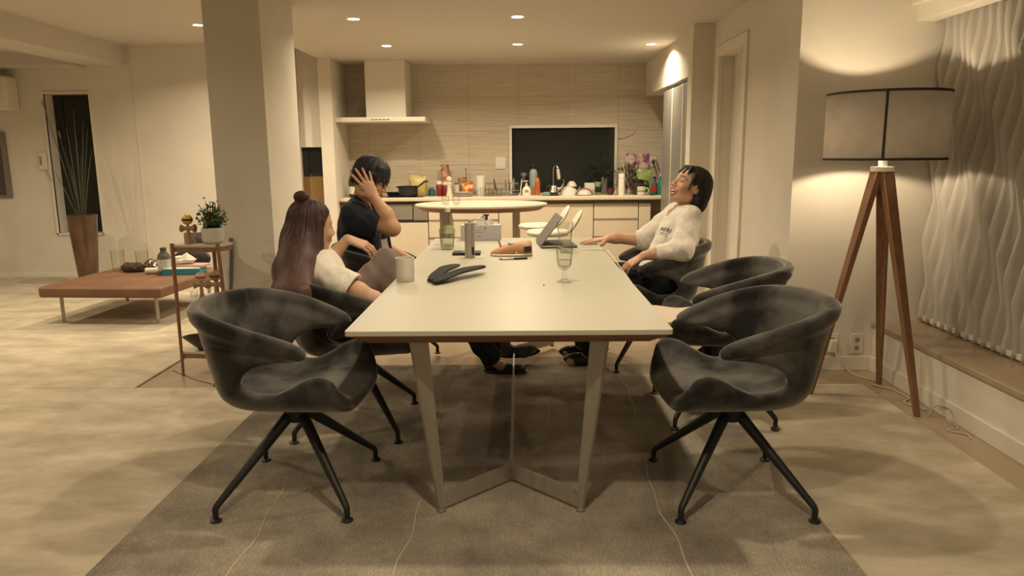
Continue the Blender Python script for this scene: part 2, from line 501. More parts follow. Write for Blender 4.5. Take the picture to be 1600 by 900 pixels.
# ================================================================== SETTING
FZ = -0.012       # bare stone floor; the carpet pile comes up to z = 0
CH = 2.38         # dining / kitchen ceiling
LH = 2.52         # living-room ceiling
struct('floor', box(-7.6, 2.75, -2.6, 9.2, FZ - .1, FZ), M['floor'])
mb = MB()
mb.box(-1.74, 2.75, -2.6, 9.2, CH, CH + .25)
mb.box(-2.2, -1.74, 5.62, 9.2, CH, CH + .25)
mb.box(-4.25, -1.74, -2.6, 5.62, LH, LH + .11)
mb.box(-4.25, -2.2, 5.62, 9.2, LH, LH + .11)
mb.box(-7.6, -4.65, -2.6, 9.2, 2.42, LH + .11)
struct('ceiling', mb, M['ceil'])
struct('beam', box(-4.66, -4.24, -2.6, 8.3, 2.31, LH + .1), M['ceil'])
struct('trim_1', box(-7.6, -4.69, 7.9, 8.3, 2.285, 2.43), M['ceil'])          # lowered soffit over the far left wall

def wall_with_hole(name, axis, c0, c1, a0, a1, z0, z1, holes, m):
    """wall slab between c0..c1 on one axis, spanning a0..a1 along the other, with rectangular holes (a, b, za, zb)"""
    mb = MB()
    def bx(p0, p1, q0, q1):
        if p1 - p0 < 1e-4 or q1 - q0 < 1e-4: return
        if axis == 'y': mb.box(p0, p1, c0, c1, q0, q1)
        else: mb.box(c0, c1, p0, p1, q0, q1)
    cur = a0
    for (p, q, za, zb) in sorted(holes):
        bx(cur, p, z0, z1); bx(p, q, z0, za); bx(p, q, zb, z1); cur = q
    bx(cur, a1, z0, z1)
    return struct(name, mb, m)

# kitchen back wall with its window
wall_with_hole('wall_back', 'y', 9.05, 9.2, -2.1, 2.75, FZ, 2.45, [(-.095, 1.178, .84, 1.655)], M['tile'])
w = struct('window_1', box(-.11, 1.19, 9.03, 9.10, .825, .86), M['white'])
for b in (box(-.11, 1.19, 9.03, 9.10, 1.635, 1.672), box(-.11, -.078, 9.03, 9.10, .86, 1.635), box(1.16, 1.19, 9.03, 9.10, .86, 1.635)):
    obj('window_frame', b, M['white'], w, bevel=.003)
obj('pane', box(-.09, 1.18, 9.085, 9.10, .84, 1.65), M['glassdark'], w)
struct('wall_stub', box(-2.19, -2.05, 8.32, 9.2, FZ, CH + .05), M['wall'])
struct('wall_recess', box(-2.8, -2.1, 8.955, 9.2, FZ, LH), M['wall'])
struct('wall_above_microwave', box(-2.458, -2.192, 8.44, 8.945, 1.425, LH + .05), M['wall'])
struct('wall_passage', box(-2.62, -2.463, 8.30, 9.1, FZ, LH + .05), M['wall'])
# living room far wall with a dark window
wall_with_hole('wall_left', 'y', 8.25, 8.45, -7.6, -2.47, FZ, 2.6, [(-5.19, -4.69, .495, 2.02)], M['wall'])
w = struct('window_2', box(-5.21, -4.67, 8.235, 8.27, 2.02, 2.04), M['white'])
for b in (box(-5.21, -5.19, 8.235, 8.27, .48, 2.02), box(-4.69, -4.675, 8.235, 8.27, .48, 2.02), box(-5.21, -4.67, 8.235, 8.27, .475, .495)):
    obj('window_frame', b, M['white'], w)
obj('pane', box(-5.19, -4.69, 8.41, 8.42, .495, 2.02), M['glassdark'], w)
for x0, x1 in ((-5.10, -5.085), (-4.705, -4.69)):
    obj('sash_bar', box(x0, x1, 8.395, 8.41, .495, 2.02), M['black'], w)
struct('trim_2', box(-4.20, -4.194, 8.243, 8.252, .06, 2.5), M['wall'])       # panel joint of the far wall
struct('baseboard_left', box(-7.6, -2.47, 8.238, 8.25, FZ, .045), M['white'])
struct('wall_far_left', box(-7.75, -7.6, -2.6, 8.45, FZ, 2.6), M['wall'])
struct('wall_behind', box(-7.6, 2.75, -2.75, -2.6, FZ, 2.6), M['wall'])
# pillar
struct('pillar', box(-1.945, -1.592, 4.75, 5.45, FZ, LH + .05), M['wall'])
# right side: door wall, lamp wall, window wall
wall_with_hole('wall_right', 'x', 1.634, 1.80, 4.60, 6.56, FZ, CH + .05, [(5.50, 6.18, FZ, 2.10)], M['wall'])
struct('wall_lamp', box(1.634, 2.75, 4.45, 4.60, FZ, LH), M['wall'])
struct('wall_wing', box(1.46, 1.634, 6.40, 6.56, FZ, CH + .05), M['wall'])
struct('wall_over_fridge', box(1.52, 2.3, 6.56, 9.05, 2.0, CH + .05), M['wall'])
struct('wall_fridge_niche', box(2.3, 2.4, 6.4, 9.2, FZ, CH + .05), M['wall'])
struct('wall_behind_door', box(1.80, 1.84, 5.3, 6.4, FZ, 2.3), M['wall'])
d = struct('door_1', box(1.745, 1.78, 5.80, 6.172, FZ, 2.092), M['wall'])
obj('door_leaf', box(1.74, 1.775, 5.507, 5.770, FZ, 2.09), M['wall'], d)
obj('door_handle', box(1.722, 1.742, 5.53, 5.62, 1.035, 1.047), M['grey'], d, bevel=.002)
mb = MB()
mb.box(1.615, 1.655, 5.43, 5.512, FZ, 2.172); mb.box(1.615, 1.655, 6.168, 6.25, FZ, 2.172); mb.box(1.615, 1.655, 5.512, 6.168, 2.088, 2.172)
mb.box(1.655, 1.79, 5.49, 5.507, FZ, 2.11); mb.box(1.655, 1.79, 6.172, 6.19, FZ, 2.11); mb.box(1.655, 1.79, 5.507, 6.172, 2.092, 2.11)
struct('trim_3', mb, M['white'], bevel=.003)
struct('wall_window', box(2.68, 2.8, -2.6, 4.6, FZ, LH), M['wall'])
w = struct('window_3', box(2.655, 2.68, -1.5, 4.40, .30, .36), M['white'])
obj('pane', box(2.66, 2.675, -1.5, 4.40, .36, 2.1), M['glassdark'], w)
struct('wall_sill', box(2.186, 2.68, -2.6, 4.45, FZ, .268), M['white'])
struct('trim_4', box(2.168, 2.68, -2.6, 4.45, .268, .298), M['floor'], bevel=.004)      # stone window sill
mb = MB(); mb.box(2.172, 2.186, -2.6, 4.45, FZ, .078); struct('baseboard_right', mb, M['white'], bevel=.003)
struct('baseboard_lamp', box(1.634, 2.172, 4.437, 4.45, FZ, .078), M['white'], bevel=.003)
mb = MB(); mb.box(2.29, 2.40, -2.6, 4.45, 2.06, 2.40); mb.box(2.25, 2.29, -2.6, 4.45, 2.15, 2.19)
struct('trim_5', mb, M['white'], bevel=.004)           # curtain pelmet

# carpets
mb = MB(); mb.box(-7.6, 1.992, -2.6, 4.135, FZ, 0); mb.box(-7.6, -2.27, 4.135, 8.24, FZ, 0)
tag(obj('carpet', mb, M['carpet'], bevel=.004), 'large cream shaggy wall-to-wall carpet under the grey rug', 'carpet')
RZ = .008
rug = obj('area_rug', box(-1.41, 1.10, 1.2, 4.55, 0.0, RZ), M['rug'], bevel=.003)
tag(rug, 'grey-brown ribbed woven rug under the long white table', 'rug')
M['thread'] = mat('pale_thread', (0.52, 0.455, 0.33), .9)
for x, y0, y1 in ((-.95, 1.4, 2.80), (-.40, 1.3, 2.68), (.135, 3.42, 3.85), (.535, 1.9, 3.05), (-.42, 3.5, 4.5), (.60, 3.6, 4.4)):
    pts = [(x + .012 * sin(7 * y + 9 * x) + .006 * sin(19 * y), y, RZ + .0005) for y in np.linspace(y0, y1, 22)]
    obj('seam_thread', MB().tube(pts, .0030, 5), M['thread'], rug)

# ------------------------------------------------------------------ lights in the ceiling
M['lampglow'] = mat('downlight_glow', (1, .9, .7), .5, emit=(1.0, 0.86, 0.60), estr=9)
DL = ['round ceiling downlight by the range hood, left of the front pair', 'round ceiling downlight above the middle of the kitchen, nearer of two', 'round ceiling downlight just in front of the range hood chimney',
      'round ceiling downlight above the kitchen window, farther of two', 'round ceiling downlight beside the bright wall above the fridge', 'round ceiling downlight half hidden by the pillar, over the living room']
for i, (x, y, h, wt) in enumerate(DOWNLIGHTS):
    t = thing('ceiling_downlight', DL[i] if i < len(DL) else 'round ceiling downlight over the near part of the room, out of the picture', 'ceiling light', (x, y, h), 0, 'recessed ceiling downlights')
    obj('trim_ring', MB().lathe([(.045, -.001), (.062, -.004), (.066, 0), (.066, .01), (.045, .01)], n=32, closed=True), M['white'], t)
    obj('diffuser', MB().lathe([(0, -.0015), (.046, -.0015), (.046, .004), (0, .004)], n=32), M['lampglow'], t)
    l = bpy.data.lights.new('downlight_lamp', 'AREA'); l.shape = 'DISK'; l.size = .09; l.energy = wt; l.color = WARM; l.spread = radians(150)
    lo = bpy.data.objects.new('downlight_lamp', l); COL.objects.link(lo); lo.parent = t; lo.location = (0, 0, -.012)

# ================================================================== LONG TABLE
TX0, TX1, TY0, TY1, TH = -.592, .517, 2.408, 5.176, .75
t = thing('dining_table', 'long white-topped dining table on angled steel legs, people seated around it', 'table', (-.0375, 3.792, 0))
def rrect(x0, x1, y0, y1, r, n=5):
    out = []
    for cx, cy, a0 in ((x1 - r, y1 - r, 0), (x0 + r, y1 - r, 90), (x0 + r, y0 + r, 180), (x1 - r, y0 + r, 270)):
        for k in range(n + 1):
            a = radians(a0 + 90 * k / n); out.append((cx + r * cos(a), cy + r * sin(a)))
    return out
cx, cy = -.0375, 3.792
hw, hl = (TX1 - TX0) / 2, (TY1 - TY0) / 2
mb = MB().prism(rrect(-hw, hw, -hl, hl, .012), lambda u, v, d: (u, v, d), TH - .018, TH)
obj('tabletop', mb, M['tabletop'], t, bevel=.0015)
top = rrect(-hw + .004, hw - .004, -hl + .004, hl - .004, .012); bot = rrect(-hw + .062, hw - .062, -hl + .062, hl - .062, .012)
n = len(top); mb = MB()
mb._add([(x, y, TH - .018) for x, y in top] + [(x, y, TH - .056) for x, y in bot], [tuple(range(n)), tuple(range(2 * n - 1, n - 1, -1))] + [(k, k + n, (k + 1) % n + n, (k + 1) % n) for k in range(n)])
obj('bevelled_edge', mb, M['mahogany'], t)
for sy in (-1, 1):
    for sx in (-1, 1):
        foot = Vector((sx * .272, sy * 1.215, RZ)); apex = Vector((0, sy * .945, RZ)); topo = Vector((sx * .347, sy * 1.295, TH - .055))
        dv = (apex - foot).normalized(); nv = Vector((-dv.y, dv.x, 0)); th = .007
        up = Vector((0, 0, 1)); mb = MB()
        def quadbar(p):
            mb._add([q + nv * th for q in p] + [q - nv * th for q in p], [(0, 1, 2, 3), (7, 6, 5, 4), (0, 4, 5, 1), (1, 5, 6, 2), (2, 6, 7, 3), (3, 7, 4, 0)])
        W = .075
        quadbar([foot + up * .012, foot + up * .012 + dv * .03, topo + dv * W, topo])
        quadbar([foot + up * .012, apex + up * .012, apex + up * .075, foot + up * .075 + dv * .045])
        lg = obj('leg', mb, M['steel'], t)
        obj('foot_pad', MB().lathe([(0, 0), (.018, 0), (.018, .006), (.008, .013), (0, .013)], c=foot + dv * .012, n=16), M['grey'], lg)
obj('stretcher', box(-.005, .005, -.945, .945, RZ + .014, RZ + .072), M['steel'], t)

# ================================================================== VELVET TUB CHAIRS
def chair_shell(parent):
    s = SDF((-.50, -.40, .28), (.40, .40, .85), .0058)
    X, Y, Z = s.co((slice(None),) * 3)
    t = np.clip((Z - .33) / .46, 0, 1.15)
    rx = np.array([-.60, -.36, -.25, -.13, 0, .09, .14, .4]); rzz = np.array([.79, .788, .78, .757, .718, .685, .660, .60])
    lip = np.clip((Z - (np.interp(X, rx, rzz) - .085)) / .045, 0, 1); lip = lip * lip * (3 - 2 * lip)
    S = .252 + .074 * t ** .8 + .016 * lip
    B = .240 + .108 * t ** .8 + .018 * lip
    fc = -.02
    a = B + fc
    xr = np.minimum(X - fc, 0)
    taper = np.clip((X + .02) / .2, 0, 1)
    Sx = S * (1 - .10 * taper * np.clip((Z - .55) / .15, 0, 1)) + .035 * np.clip((X - .02) / .12, 0, 1) * np.clip((.5 - np.abs(Z - .5) * 4), 0, .5) * 2 * .4
    q = (np.abs(xr / a) ** 2.35 + np.abs(Y / Sx) ** 2.35) ** (1 / 2.35)
    dw = (q - 1) * np.minimum(a, Sx)
    def smax(a_, b_, k):
        h = np.clip(.5 - .5 * (a_ - b_) / k, 0, 1); return a_ * (1 - h) + b_ * h + k * h * (1 - h)
    # underside and seat surface
    ff = np.clip((X - .12) / .20, 0, 1)
    zb = .384 + .03 * (np.abs(Y) / .27) ** 4 + .004 * ff
    zs = .462 + .03 * np.clip((-X - .05) / .2, 0, 1) ** 2 - .015 * np.exp(-((X + .02) / .12) ** 2) - .045 * ff ** 2 + .04 * np.clip((np.abs(Y) - .12) / .12, 0, 1) ** 2
    thick = .044 + .012 * np.clip((t - .8) / .2, 0, 1)
    outer = smax(dw, zb - Z, .09)
    inner = smax(dw + thick, zs - Z, .05)
    sh = smax(outer, -inner, .018)
    prof = [(-.60, .24), (-.60, .80), (-.46, .795), (-.36, .79), (-.25, .782), (-.13, .757), (0, .718), (.09, .685), (.135, .660), (.150, .638), (.137, .617),
            (.08, .607), (.02, .600), (-.045, .583), (-.09, .553), (-.108, .518), (-.09, .490),
            (-.045, .477), (.01, .480), (.07, .508), (.13, .543), (.18, .555), (.22, .545), (.252, .522), (.275, .492), (.292, .455), (.297, .42), (.285, .385), (.25, .34), (.2, .30)]
    P = catmull(prof, 5)
    x1, z1 = s.ax[0], s.ax[2]
    g = poly_sdf(x1[:, None] * np.ones((1, len(z1))), np.ones((len(x1), 1)) * z1[None, :], P)[:, None, :]
    # the front edge is rounded in plan
    front = X + .07 * (np.abs(Y) / .30) ** 3.2 - .298
    sh = smax(sh, g, .026)
    sh = smax(sh, np.broadcast_to(front, sh.shape), .03)
    # stitched seams on the inside of the back
    for sgn in (-1, 1):
        ang = np.arctan2(Y * sgn, -(X - .02))
        sm = np.exp(-(((ang - .62) * .33) / .004) ** 2) * (Z > .5) * (dw < -.02)
        sh = sh + .004 * sm
    path = np.array([(.10, .612), (.0, .632), (-.12, .655), (-.22, .66), (-.275, .63), (-.275, .56), (-.25, .46)])
    gx, gz = np.meshgrid(s.ax[0], s.ax[2], indexing='ij'); dd = np.full(gx.shape, 9.)
    for p_, q_ in zip(path[:-1], path[1:]):
        e = q_ - p_; tt = np.clip(((gx - p_[0]) * e[0] + (gz - p_[1]) * e[1]) / (e @ e), 0, 1)
        dd = np.minimum(dd, np.hypot(gx - p_[0] - tt * e[0], gz - p_[1] - tt * e[1]))
    sh = sh + .0045 * np.exp(-(dd / .0055) ** 2)[:, None, :] * (dw > -.012) * (np.abs(Y) > .10)
    s.a = np.minimum(sh, .06).astype(np.float32)
    o, V, Q = sdf_obj('seat_shell', s, [M['velvet']], parent, smooth_it=2)
    return o

def make_chair():
    root = thing('swivel_tub_chair', 'x', 'chair')
    chair_shell(root)
    obj('pedestal_hub', MB().lathe([(0, .292), (.046, .294), (.052, .306), (.060, .350), (.085, .368), (.085, .395), (0, .395)], n=24), M['black_metal'], root)
    for sx, sy in ((1, 1), (-1, 1), (-1, -1), (1, -1)):
        p0 = Vector((sx * .022, sy * .024, .328)); p1 = Vector((sx * .238, sy * .268, .058)); p2 = Vector((sx * .243, sy * .274, .046)); p3 = Vector((sx * .243, sy * .274, .010))
        lg = obj('leg', MB().tube([p0, p0.lerp(p1, .5), p1, p2, p3], [.023, .018, .0125, .0115, .0105], 14), M['black_metal'], root)
        obj('foot_pad', MB().lathe([(0, 0), (.021, 0), (.022, .005), (.013, .012), (0, .013)], c=(p3.x, p3.y, 0), n=18), M['black_metal'], lg)
    return root
CHAIRS = [(-.883, 2.785, -3, 'empty charcoal velvet tub chair nearest the camera, left of the table'),
          (.825, 2.765, 183, 'empty charcoal velvet tub chair nearest the camera, right of the table'),
          (-.815, 3.53, 10, 'charcoal velvet tub chair holding the long-haired woman in a white t-shirt'),
          (.995, 3.68, 173, 'charcoal velvet tub chair with a pale cloth on its seat, near the floor lamp'),
          (-.80, 4.55, 4, 'charcoal velvet tub chair holding the man in a navy t-shirt'),
          (.835, 4.63, 184, 'charcoal velvet tub chair holding the laughing woman in a white sweatshirt')]
chair0 = make_chair()
for i, (x, y, a, lab) in enumerate(CHAIRS):
    c = chair0 if i == 0 else copy_tree(chair0)
    c.location = (x, y, RZ); c['label'] = lab; c['group'] = 'velvet swivel chairs around the long table'
    for ch in c.children:
        ch.rotation_euler = (0, 0, 0)
        if ch.name.startswith('seat_shell'): ch.rotation_euler = (0, 0, radians(a))

# ================================================================== FLOOR LAMP
M['shade'] = mat('grey_felt_shade', (0.235, 0.212, 0.195), .85, col2=(0.15, 0.133, 0.12), nscale=7, ndetail=5, spec=.1)
def shade_translucent(m):
    nt = m.node_tree; out = nt.nodes['Material Output']; b = nt.nodes['Principled BSDF']
    tr = nt.nodes.new('ShaderNodeBsdfTranslucent'); tr.inputs[0].default_value = (.50, .46, .41, 1)
    mx = nt.nodes.new('ShaderNodeMixShader'); mx.inputs[0].default_value = .30
    nt.links.new(b.outputs[0], mx.inputs[1]); nt.links.new(tr.outputs[0], mx.inputs[2]); nt.links.new(mx.outputs[0], out.inputs[0])
shade_translucent(M['shade'])
M['shade_trim'] = mat('dark_shade_trim', (.045, .04, .035), .7)
M['bulb'] = mat('lamp_bulb', (1, .9, .75), .4, emit=(1, .84, .60), estr=14)
LX, LY = 1.935, 3.98
t = thing('floor_lamp', 'tripod floor lamp with brown wooden legs and a wide dark drum shade', 'lamp', (LX, LY, FZ))
z0, z1, R = 1.303, 1.638, .297
obj('lamp_shade', MB().lathe([(R, z0), (R, z1), (R - .003, z1), (R - .003, z0)], n=72, closed=True), M['shade'], t)
for z in (z0, z1):
    obj('shade_rim', MB().lathe([(R + .0015, z - .006), (R + .0015, z + .006), (R - .0045, z + .006), (R - .0045, z - .006)], n=72, closed=True), M['shade_trim'], t)
o = obj('shade_seam', box(-.009, .004, -R - .0015, -R + .001, z0, z1), M['shade_trim'], t); o.rotation_euler = (0, 0, radians(-26))
obj('lamp_head', MB().lathe([(0, 1.237), (.058, 1.237), (.058, 1.262), (.022, 1.263), (.022, 1.385), (0, 1.385)], n=32), M['white'], t)
for a in (20, 140, 260):
    obj('shade_spoke', MB().tube([(0, 0, 1.40), (R * cos(radians(a)), R * sin(radians(a)), 1.315)], .0025, 6), M['grey'], t)
obj('bulb', MB().ico((-.07, .02, 1.355), .030, 3), M['bulb'], t)
for fx, fy in ((1.62, 3.96), (2.041, 3.624), (2.105, 4.165)):
    top = Vector((0, 0, 1.238)); ft = Vector((fx - LX, fy - LY, 0)); d = (ft - top)
    o2 = Vector((d.x, d.y, 0)).normalized(); side = Vector((-o2.y, o2.x, 0))
    top = top + o2 * .03
    mb = MB(); a, b_ = .033, .016
    ps = []
    for c, w, th in ((top, .036, .018), (ft, .014, .012)):
        ps += [c + side * w + o2 * th, c - side * w + o2 * th, c - side * w - o2 * th, c + side * w - o2 * th]
    mb._add(ps, [(0, 1, 2, 3), (7, 6, 5, 4), (0, 4, 5, 1), (1, 5, 6, 2), (2, 6, 7, 3), (3, 7, 4, 0)])
    obj('leg', mb, M['walnut'], t, bevel=.003)
l = bpy.data.lights.new('lamp_light', 'POINT'); l.energy = LAMP_WATTS; l.color = (1.0, .78, .50); l.shadow_soft_size = .03
lo = bpy.data.objects.new('lamp_light', l); COL.objects.link(lo); lo.parent = t; lo.location = (-.07, .02, 1.420)

# outlets and loose cords by the lamp
M['ivory'] = mat('ivory_plastic', (.70, .66, .57), .45)
def outlet(x0, x1, z0, z1, label, plugged):
    t = thing('wall_outlet', label, 'outlet', ((x0 + x1) / 2, 4.45, (z0 + z1) / 2), 0, 'wall outlets below the lamp')
    hx, hz = (x1 - x0) / 2, (z1 - z0) / 2
    obj('cover_plate', box(-hx, hx, -.009, 0, -hz, hz), M['ivory'], t, bevel=.003)
    for s in (-1, 1):
        obj('socket', MB().lathe([(0, 0), (.014, 0), (.014, .004), (0, .004)], n=20), M['cab_gap'], t)
        o = COL.objects[-1]; o.rotation_euler = (radians(90), 0, 0); o.location = (0, -.0085, s * .026)
    if plugged:
        obj('plug', box(-.028, .022, -.045, -.009, -.05, .03), M['ivory'], t, bevel=.008)
outlet(2.049, 2.129, .095, .222, 'double wall outlet with nothing plugged in, right of the lamp leg', False)
outlet(1.895, 1.975, .096, .223, 'wall outlet with a white adapter plugged in, behind the lamp leg', True)
M['clearcord'] = mat('clear_cord', (.50, .46, .38), .35, spec=.6)
def cord(name, label, pts, r, m, n=10):
    P = catmull(pts, 8, closed=False)
    return tag(obj(name, MB().tube([tuple(p) for p in P], r, n), m), label, 'cord')
cord('lamp_cord', 'pale see-through cord from the wall plug to the floor by the carpet corner', [(1.935, 4.415, .15), (1.96, 4.36, .06), (2.02, 4.30, .005), (2.09, 4.22, -.007), (2.04, 4.10, .005), (2.12, 4.05, -.007), (2.14, 3.90, -.007), (2.08, 3.82, -.007), (2.13, 3.70, -.007)], .0045, M['clearcord'])
cord('blind_cord', 'thin coiled cord lying on the stone strip below the window sill', [(2.10, 3.62, -.008), (2.15, 3.66, .03), (2.165, 3.56, .05), (2.12, 3.50, .02), (2.15, 3.45, -.008), (2.08, 3.42, -.008), (2.14, 3.36, -.008), (2.12, 3.30, -.008)], .004, M['clearcord'])

# ================================================================== VERTICAL BLIND
t = thing('vertical_blind', 'beige vertical blind with scalloped wavy slats above the stone sill', 'blind', (2.47, 4.43, .298))
obj('head_rail', box(-.02, .02, -1.75, 0, 1.80, 1.835), M['white'], t)
def slat(y, k):
    mb = MB(); zt, zb_ = 1.80, .012; nz = 56
    ang = radians(52); per = .50
    vs_ = []
    for j in range(nz + 1):
        z = zb_ + (zt - zb_) * j / nz
        fr = ((z / per + k * .22) % 1.0)
        tri = 4 * abs(fr - .5) - 1
        env = min(1, (zt - z) / .25) * min(1, (z - zb_) / .18); env = max(env, 0)
        w0 = .052 - .022 * tri * env; w1 = .052 + .022 * tri * env
        for e in (-w0, -w0 * .5, 0, w1 * .5, w1):
            bow = .016 * (1 - (e / .06) ** 2)
            dx, dy = cos(ang) * bow - sin(ang) * 0, 0
            vs_.append((e * sin(ang) * -1 * .9 + bow * cos(ang), y + e * cos(ang) + bow * sin(ang), z))
    mb._add(vs_, [(j * 5 + i, j * 5 + i + 1, (j + 1) * 5 + i + 1, (j + 1) * 5 + i) for j in range(nz) for i in range(4)])
    return mb
for k in range(21):
    y = -.05 - k * .078
    sl = obj('slat', slat(y, k), M['slat'], t, solid=.0016)
    obj('bottom_weight', box(-.012, .012, y - .030, y + .030, .012, .042), M['ivory'], sl, bevel=.002)

# ================================================================== LEATHER DAYBED, VASE, LEFT WALL
BX, BY = -3.32, 6.30
t = thing('leather_bench', 'low square tan leather bench on thin steel legs by the left wall', 'bench', (BX, BY, 0))
t.rotation_euler = (0, 0, radians(-4))
mb = box(-.515, .515, -.56, .56, .225, .312, bev=.022)
cu = obj('cushion', mb, M['leather'], t)
for x in (-.17, .17):
    obj('stitch_line', box(x - .003, x + .003, -.545, .545, .3105, .3132), mat('leather_seam', (.18, .07, .03), .6), cu)
for sx in (-1, 1):
    for sy in (-1, 1):
        obj('leg', MB().tube([(sx * .405, sy * .44, 0), (sx * .405, sy * .44, .226)], .018, 4), M['steel'], t, bevel=.001)

M['bronze'] = mat('bronze_glaze', (.15, .085, .05), .32, metal=.35, col2=(.085, .05, .033), nscale=9, nstretch=(1, 1, .5), bump=.03, coat=.4)
VX, VY = -4.60, 7.72
t = thing('floor_vase', 'tall tapered bronze floor vase standing before the dark left window', 'vase', (VX, VY, 0))
obj('vessel', MB().lathe([(0, 0), (.085, 0), (.10, .12), (.125, .45), (.142, .70), (.146, .735), (.140, .742), (.132, .735), (.125, .60), (0, .45)], n=40), M['bronze'], t)
M['reed'] = mat('dark_reed', (.055, .075, .045), .6, col2=(.09, .10, .055), nscale=5)
t = thing('reed_plant', 'thin dark green reeds fanning out of the bronze floor vase', 'plant', (VX, VY, .60))
RE = [(-.24, -.05, 1.28), (-.17, .05, .98), (-.22, -.02, .60), (-.06, .0, 1.05), (.01, .04, 1.22), (.05, -.03, .95), (.11, .02, 1.10), (-.11, .03, .80), (.16, .0, 1.02), (.03, .05, .75), (.20, -.03, .82), (-.03, -.05, .66)]
for i, (dx, dy, h) in enumerate(RE):
    pts = [(dx * .1, dy * .2, 0.0)] + [(dx * (.1 + .9 * u ** 1.25), dy * u, h * u) for u in (.2, .4, .6, .8, 1)]
    st = obj('reed', MB().tube(pts, [.0055, .0055, .005, .0045, .004, .0015], 6), M['reed'], t)
    if i < 2: obj('seed_head', MB().tube([(dx * .94, dy * .95, h * .95), (dx * 1.0, dy, h), (dx * 1.03, dy, h * 1.03)], [.004, .009, .003], 8), M['walnut'], st)

t = thing('wall_thermostat', 'small white wall controller left of the dark living-room window', 'thermostat', (-5.275, 8.25, 1.30))
obj('case', box(-.045, .045, -.022, 0, -.095, .095), M['ivory'], t, bevel=.006)
obj('display', box(-.03, -.005, -.0235, -.021, -.045, .05), M['cab_gap'], t)
t = thing('air_conditioner', 'wall-mounted white air conditioner at the far upper left', 'air conditioner', (-5.85, 8.25, 1.84))
obj('body', box(-.40, .40, -.22, 0, 0, .36, bev=.03), M['ivory'], t)
obj('louvre', box(-.37, .37, -.222, -.20, .03, .10), M['white'], t, bevel=.005)
t = thing('wall_picture', 'dark grey framed picture cut by the left edge of the photo', 'picture', (-6.0, 8.25, .90))
obj('frame', box(-.34, .34, -.035, 0, 0, .72), mat('picture_frame', (.22, .18, .16), .6), t, bevel=.004)
obj('canvas', box(-.34, .29, -.038, -.034, .03, .69), mat('picture_canvas', (.10, .085, .085), .8, col2=(.07, .06, .062), nscale=3), t)
cord('wall_wire', 'thin dark wire hanging from the white wall controller', [(-5.26, 8.236, 1.21), (-5.22, 8.23, 1.12), (-5.195, 8.23, 1.08)], .004, M['cab_gap'])

# ---- things on the bench
M['label'] = mat('pale_label', (.55, .57, .48), .6, col2=(.40, .44, .38), nscale=30)
M['greencap'] = mat('green_cap', (.04, .09, .07), .5)
def drink_bottle(name, label, loc, h=.19, r=.034, capm=None, liq=None, group=None):
    t = thing(name, label, 'bottle', loc, 0, group)
    obj('bottle_body', MB().lathe([(0, 0), (r * .92, 0), (r, .008), (r, h * .62), (r * .85, h * .74), (r * .42, h * .86), (r * .40, h * .9), (0, h * .9)], n=28), liq or M['glass'], t)
    obj('paper_label', MB().lathe([(r + .0008, h * .16), (r + .0008, h * .58)], n=28), M['label'], t)
    obj('cap', MB().lathe([(0, h * .88), (r * .48, h * .88), (r * .48, h), (0, h)], n=20), capm or M['greencap'], t)
    return t
drink_bottle('juice_bottle', 'dark-capped plastic bottle standing on the tan leather bench', (-3.13, 6.40, .312), .238, .056, liq=mat('dark_tea', (.10, .11, .09), .1))
def tumbler(name, label, cat, loc, h, r0, r1, group=None, fill=0, n=32, facets=0, m=None):
    """hollow drinking glass; r0 at the base, r1 at the rim"""
    t = thing(name, label, cat, loc, 0, group)
    wr = .0022; prof = [(0, 0), (r0, 0)]
    prof += [(r0 + (r1 - r0) * u + (facets * .0018 * (1 if k % 2 else -1) if 0 < u < .55 else 0), h * u) for k, u in enumerate((.02, .15, .3, .45, .6, .8, 1))]
    prof += [(r1 - wr, h), (r0 + (r1 - r0) * .5 - wr, h * .5), (r0 - wr, .012), (0, .010)]
    obj('glass_wall', MB().lathe(prof, n=n), m or M['glass'], t)
    if fill: obj('water', MB().lathe([(0, .0105), (r0 - wr - .0004, .0125), (r0 + (r1 - r0) * fill - wr - .0004, h * fill), (0, h * fill)], n=n), M['water'], t)
    return t
tumbler('glass_jar', 'clear glass at the back left of the tan leather bench', 'glass', (-3.66, 6.62, .312), .19, .05, .058, 'clear glasses on the leather bench')
tumbler('glass_jar', 'clear glass on the leather bench, behind the dark pouch', 'glass', (-3.50, 6.74, .312), .17, .05, .055, 'clear glasses on the leather bench')
def lump(name, label, cat, loc, rx, ry, rz, m, seed, parent=None, amp=.15):
    mb = MB().ico((0, 0, 0), 1, 3); rr = random.Random(seed); ph = [rr.uniform(0, 6) for _ in range(6)]
    vs_ = []
    for (x, y, z) in mb.v:
        k = 1 + amp * (sin(5 * x + ph[0]) * sin(4 * y + ph[1]) + .6 * sin(9 * z + ph[2]) * sin(8 * x + ph[3]))
        vs_.append((x * rx * k, y * ry * k, max(0, (z + .75) * rz * k / 1.75)))
    mb.v = vs_
    o = obj(name, mb, m, parent)
    if parent is None:
        o.location = loc; tag(o, label, cat)
    return o
M['darkleather'] = mat('dark_brown_pouch', (.05, .025, .018), .5)
M['foil'] = mat('shiny_foil', (.45, .40, .34), .25, metal=.7, col2=(.10, .07, .05), nscale=40)
M['paper'] = mat('white_paper', (.70, .67, .60), .8)
lump('leather_pouch', 'dark brown pouch lying on the leather bench between the glasses', 'pouch', (-3.49, 6.55, .312), .115, .06, .085, M['darkleather'], 1)
lump('foil_wrapper', 'crumpled shiny wrapper on the leather bench beside the bottle', 'wrapper', (-3.32, 6.60, .312), .10, .06, .10, M['foil'], 2, amp=.3)
o = obj('paper_roll', MB().tube([(-.09, 0, .028), (.07, .02, .028)], .028, 16), M['paper']); o.location = (-3.22, 6.42, .312)
tag(o, 'small white paper roll lying left of the bench bottle', 'paper roll')
M['teal'] = mat('teal_box', (.03, .22, .25), .5)
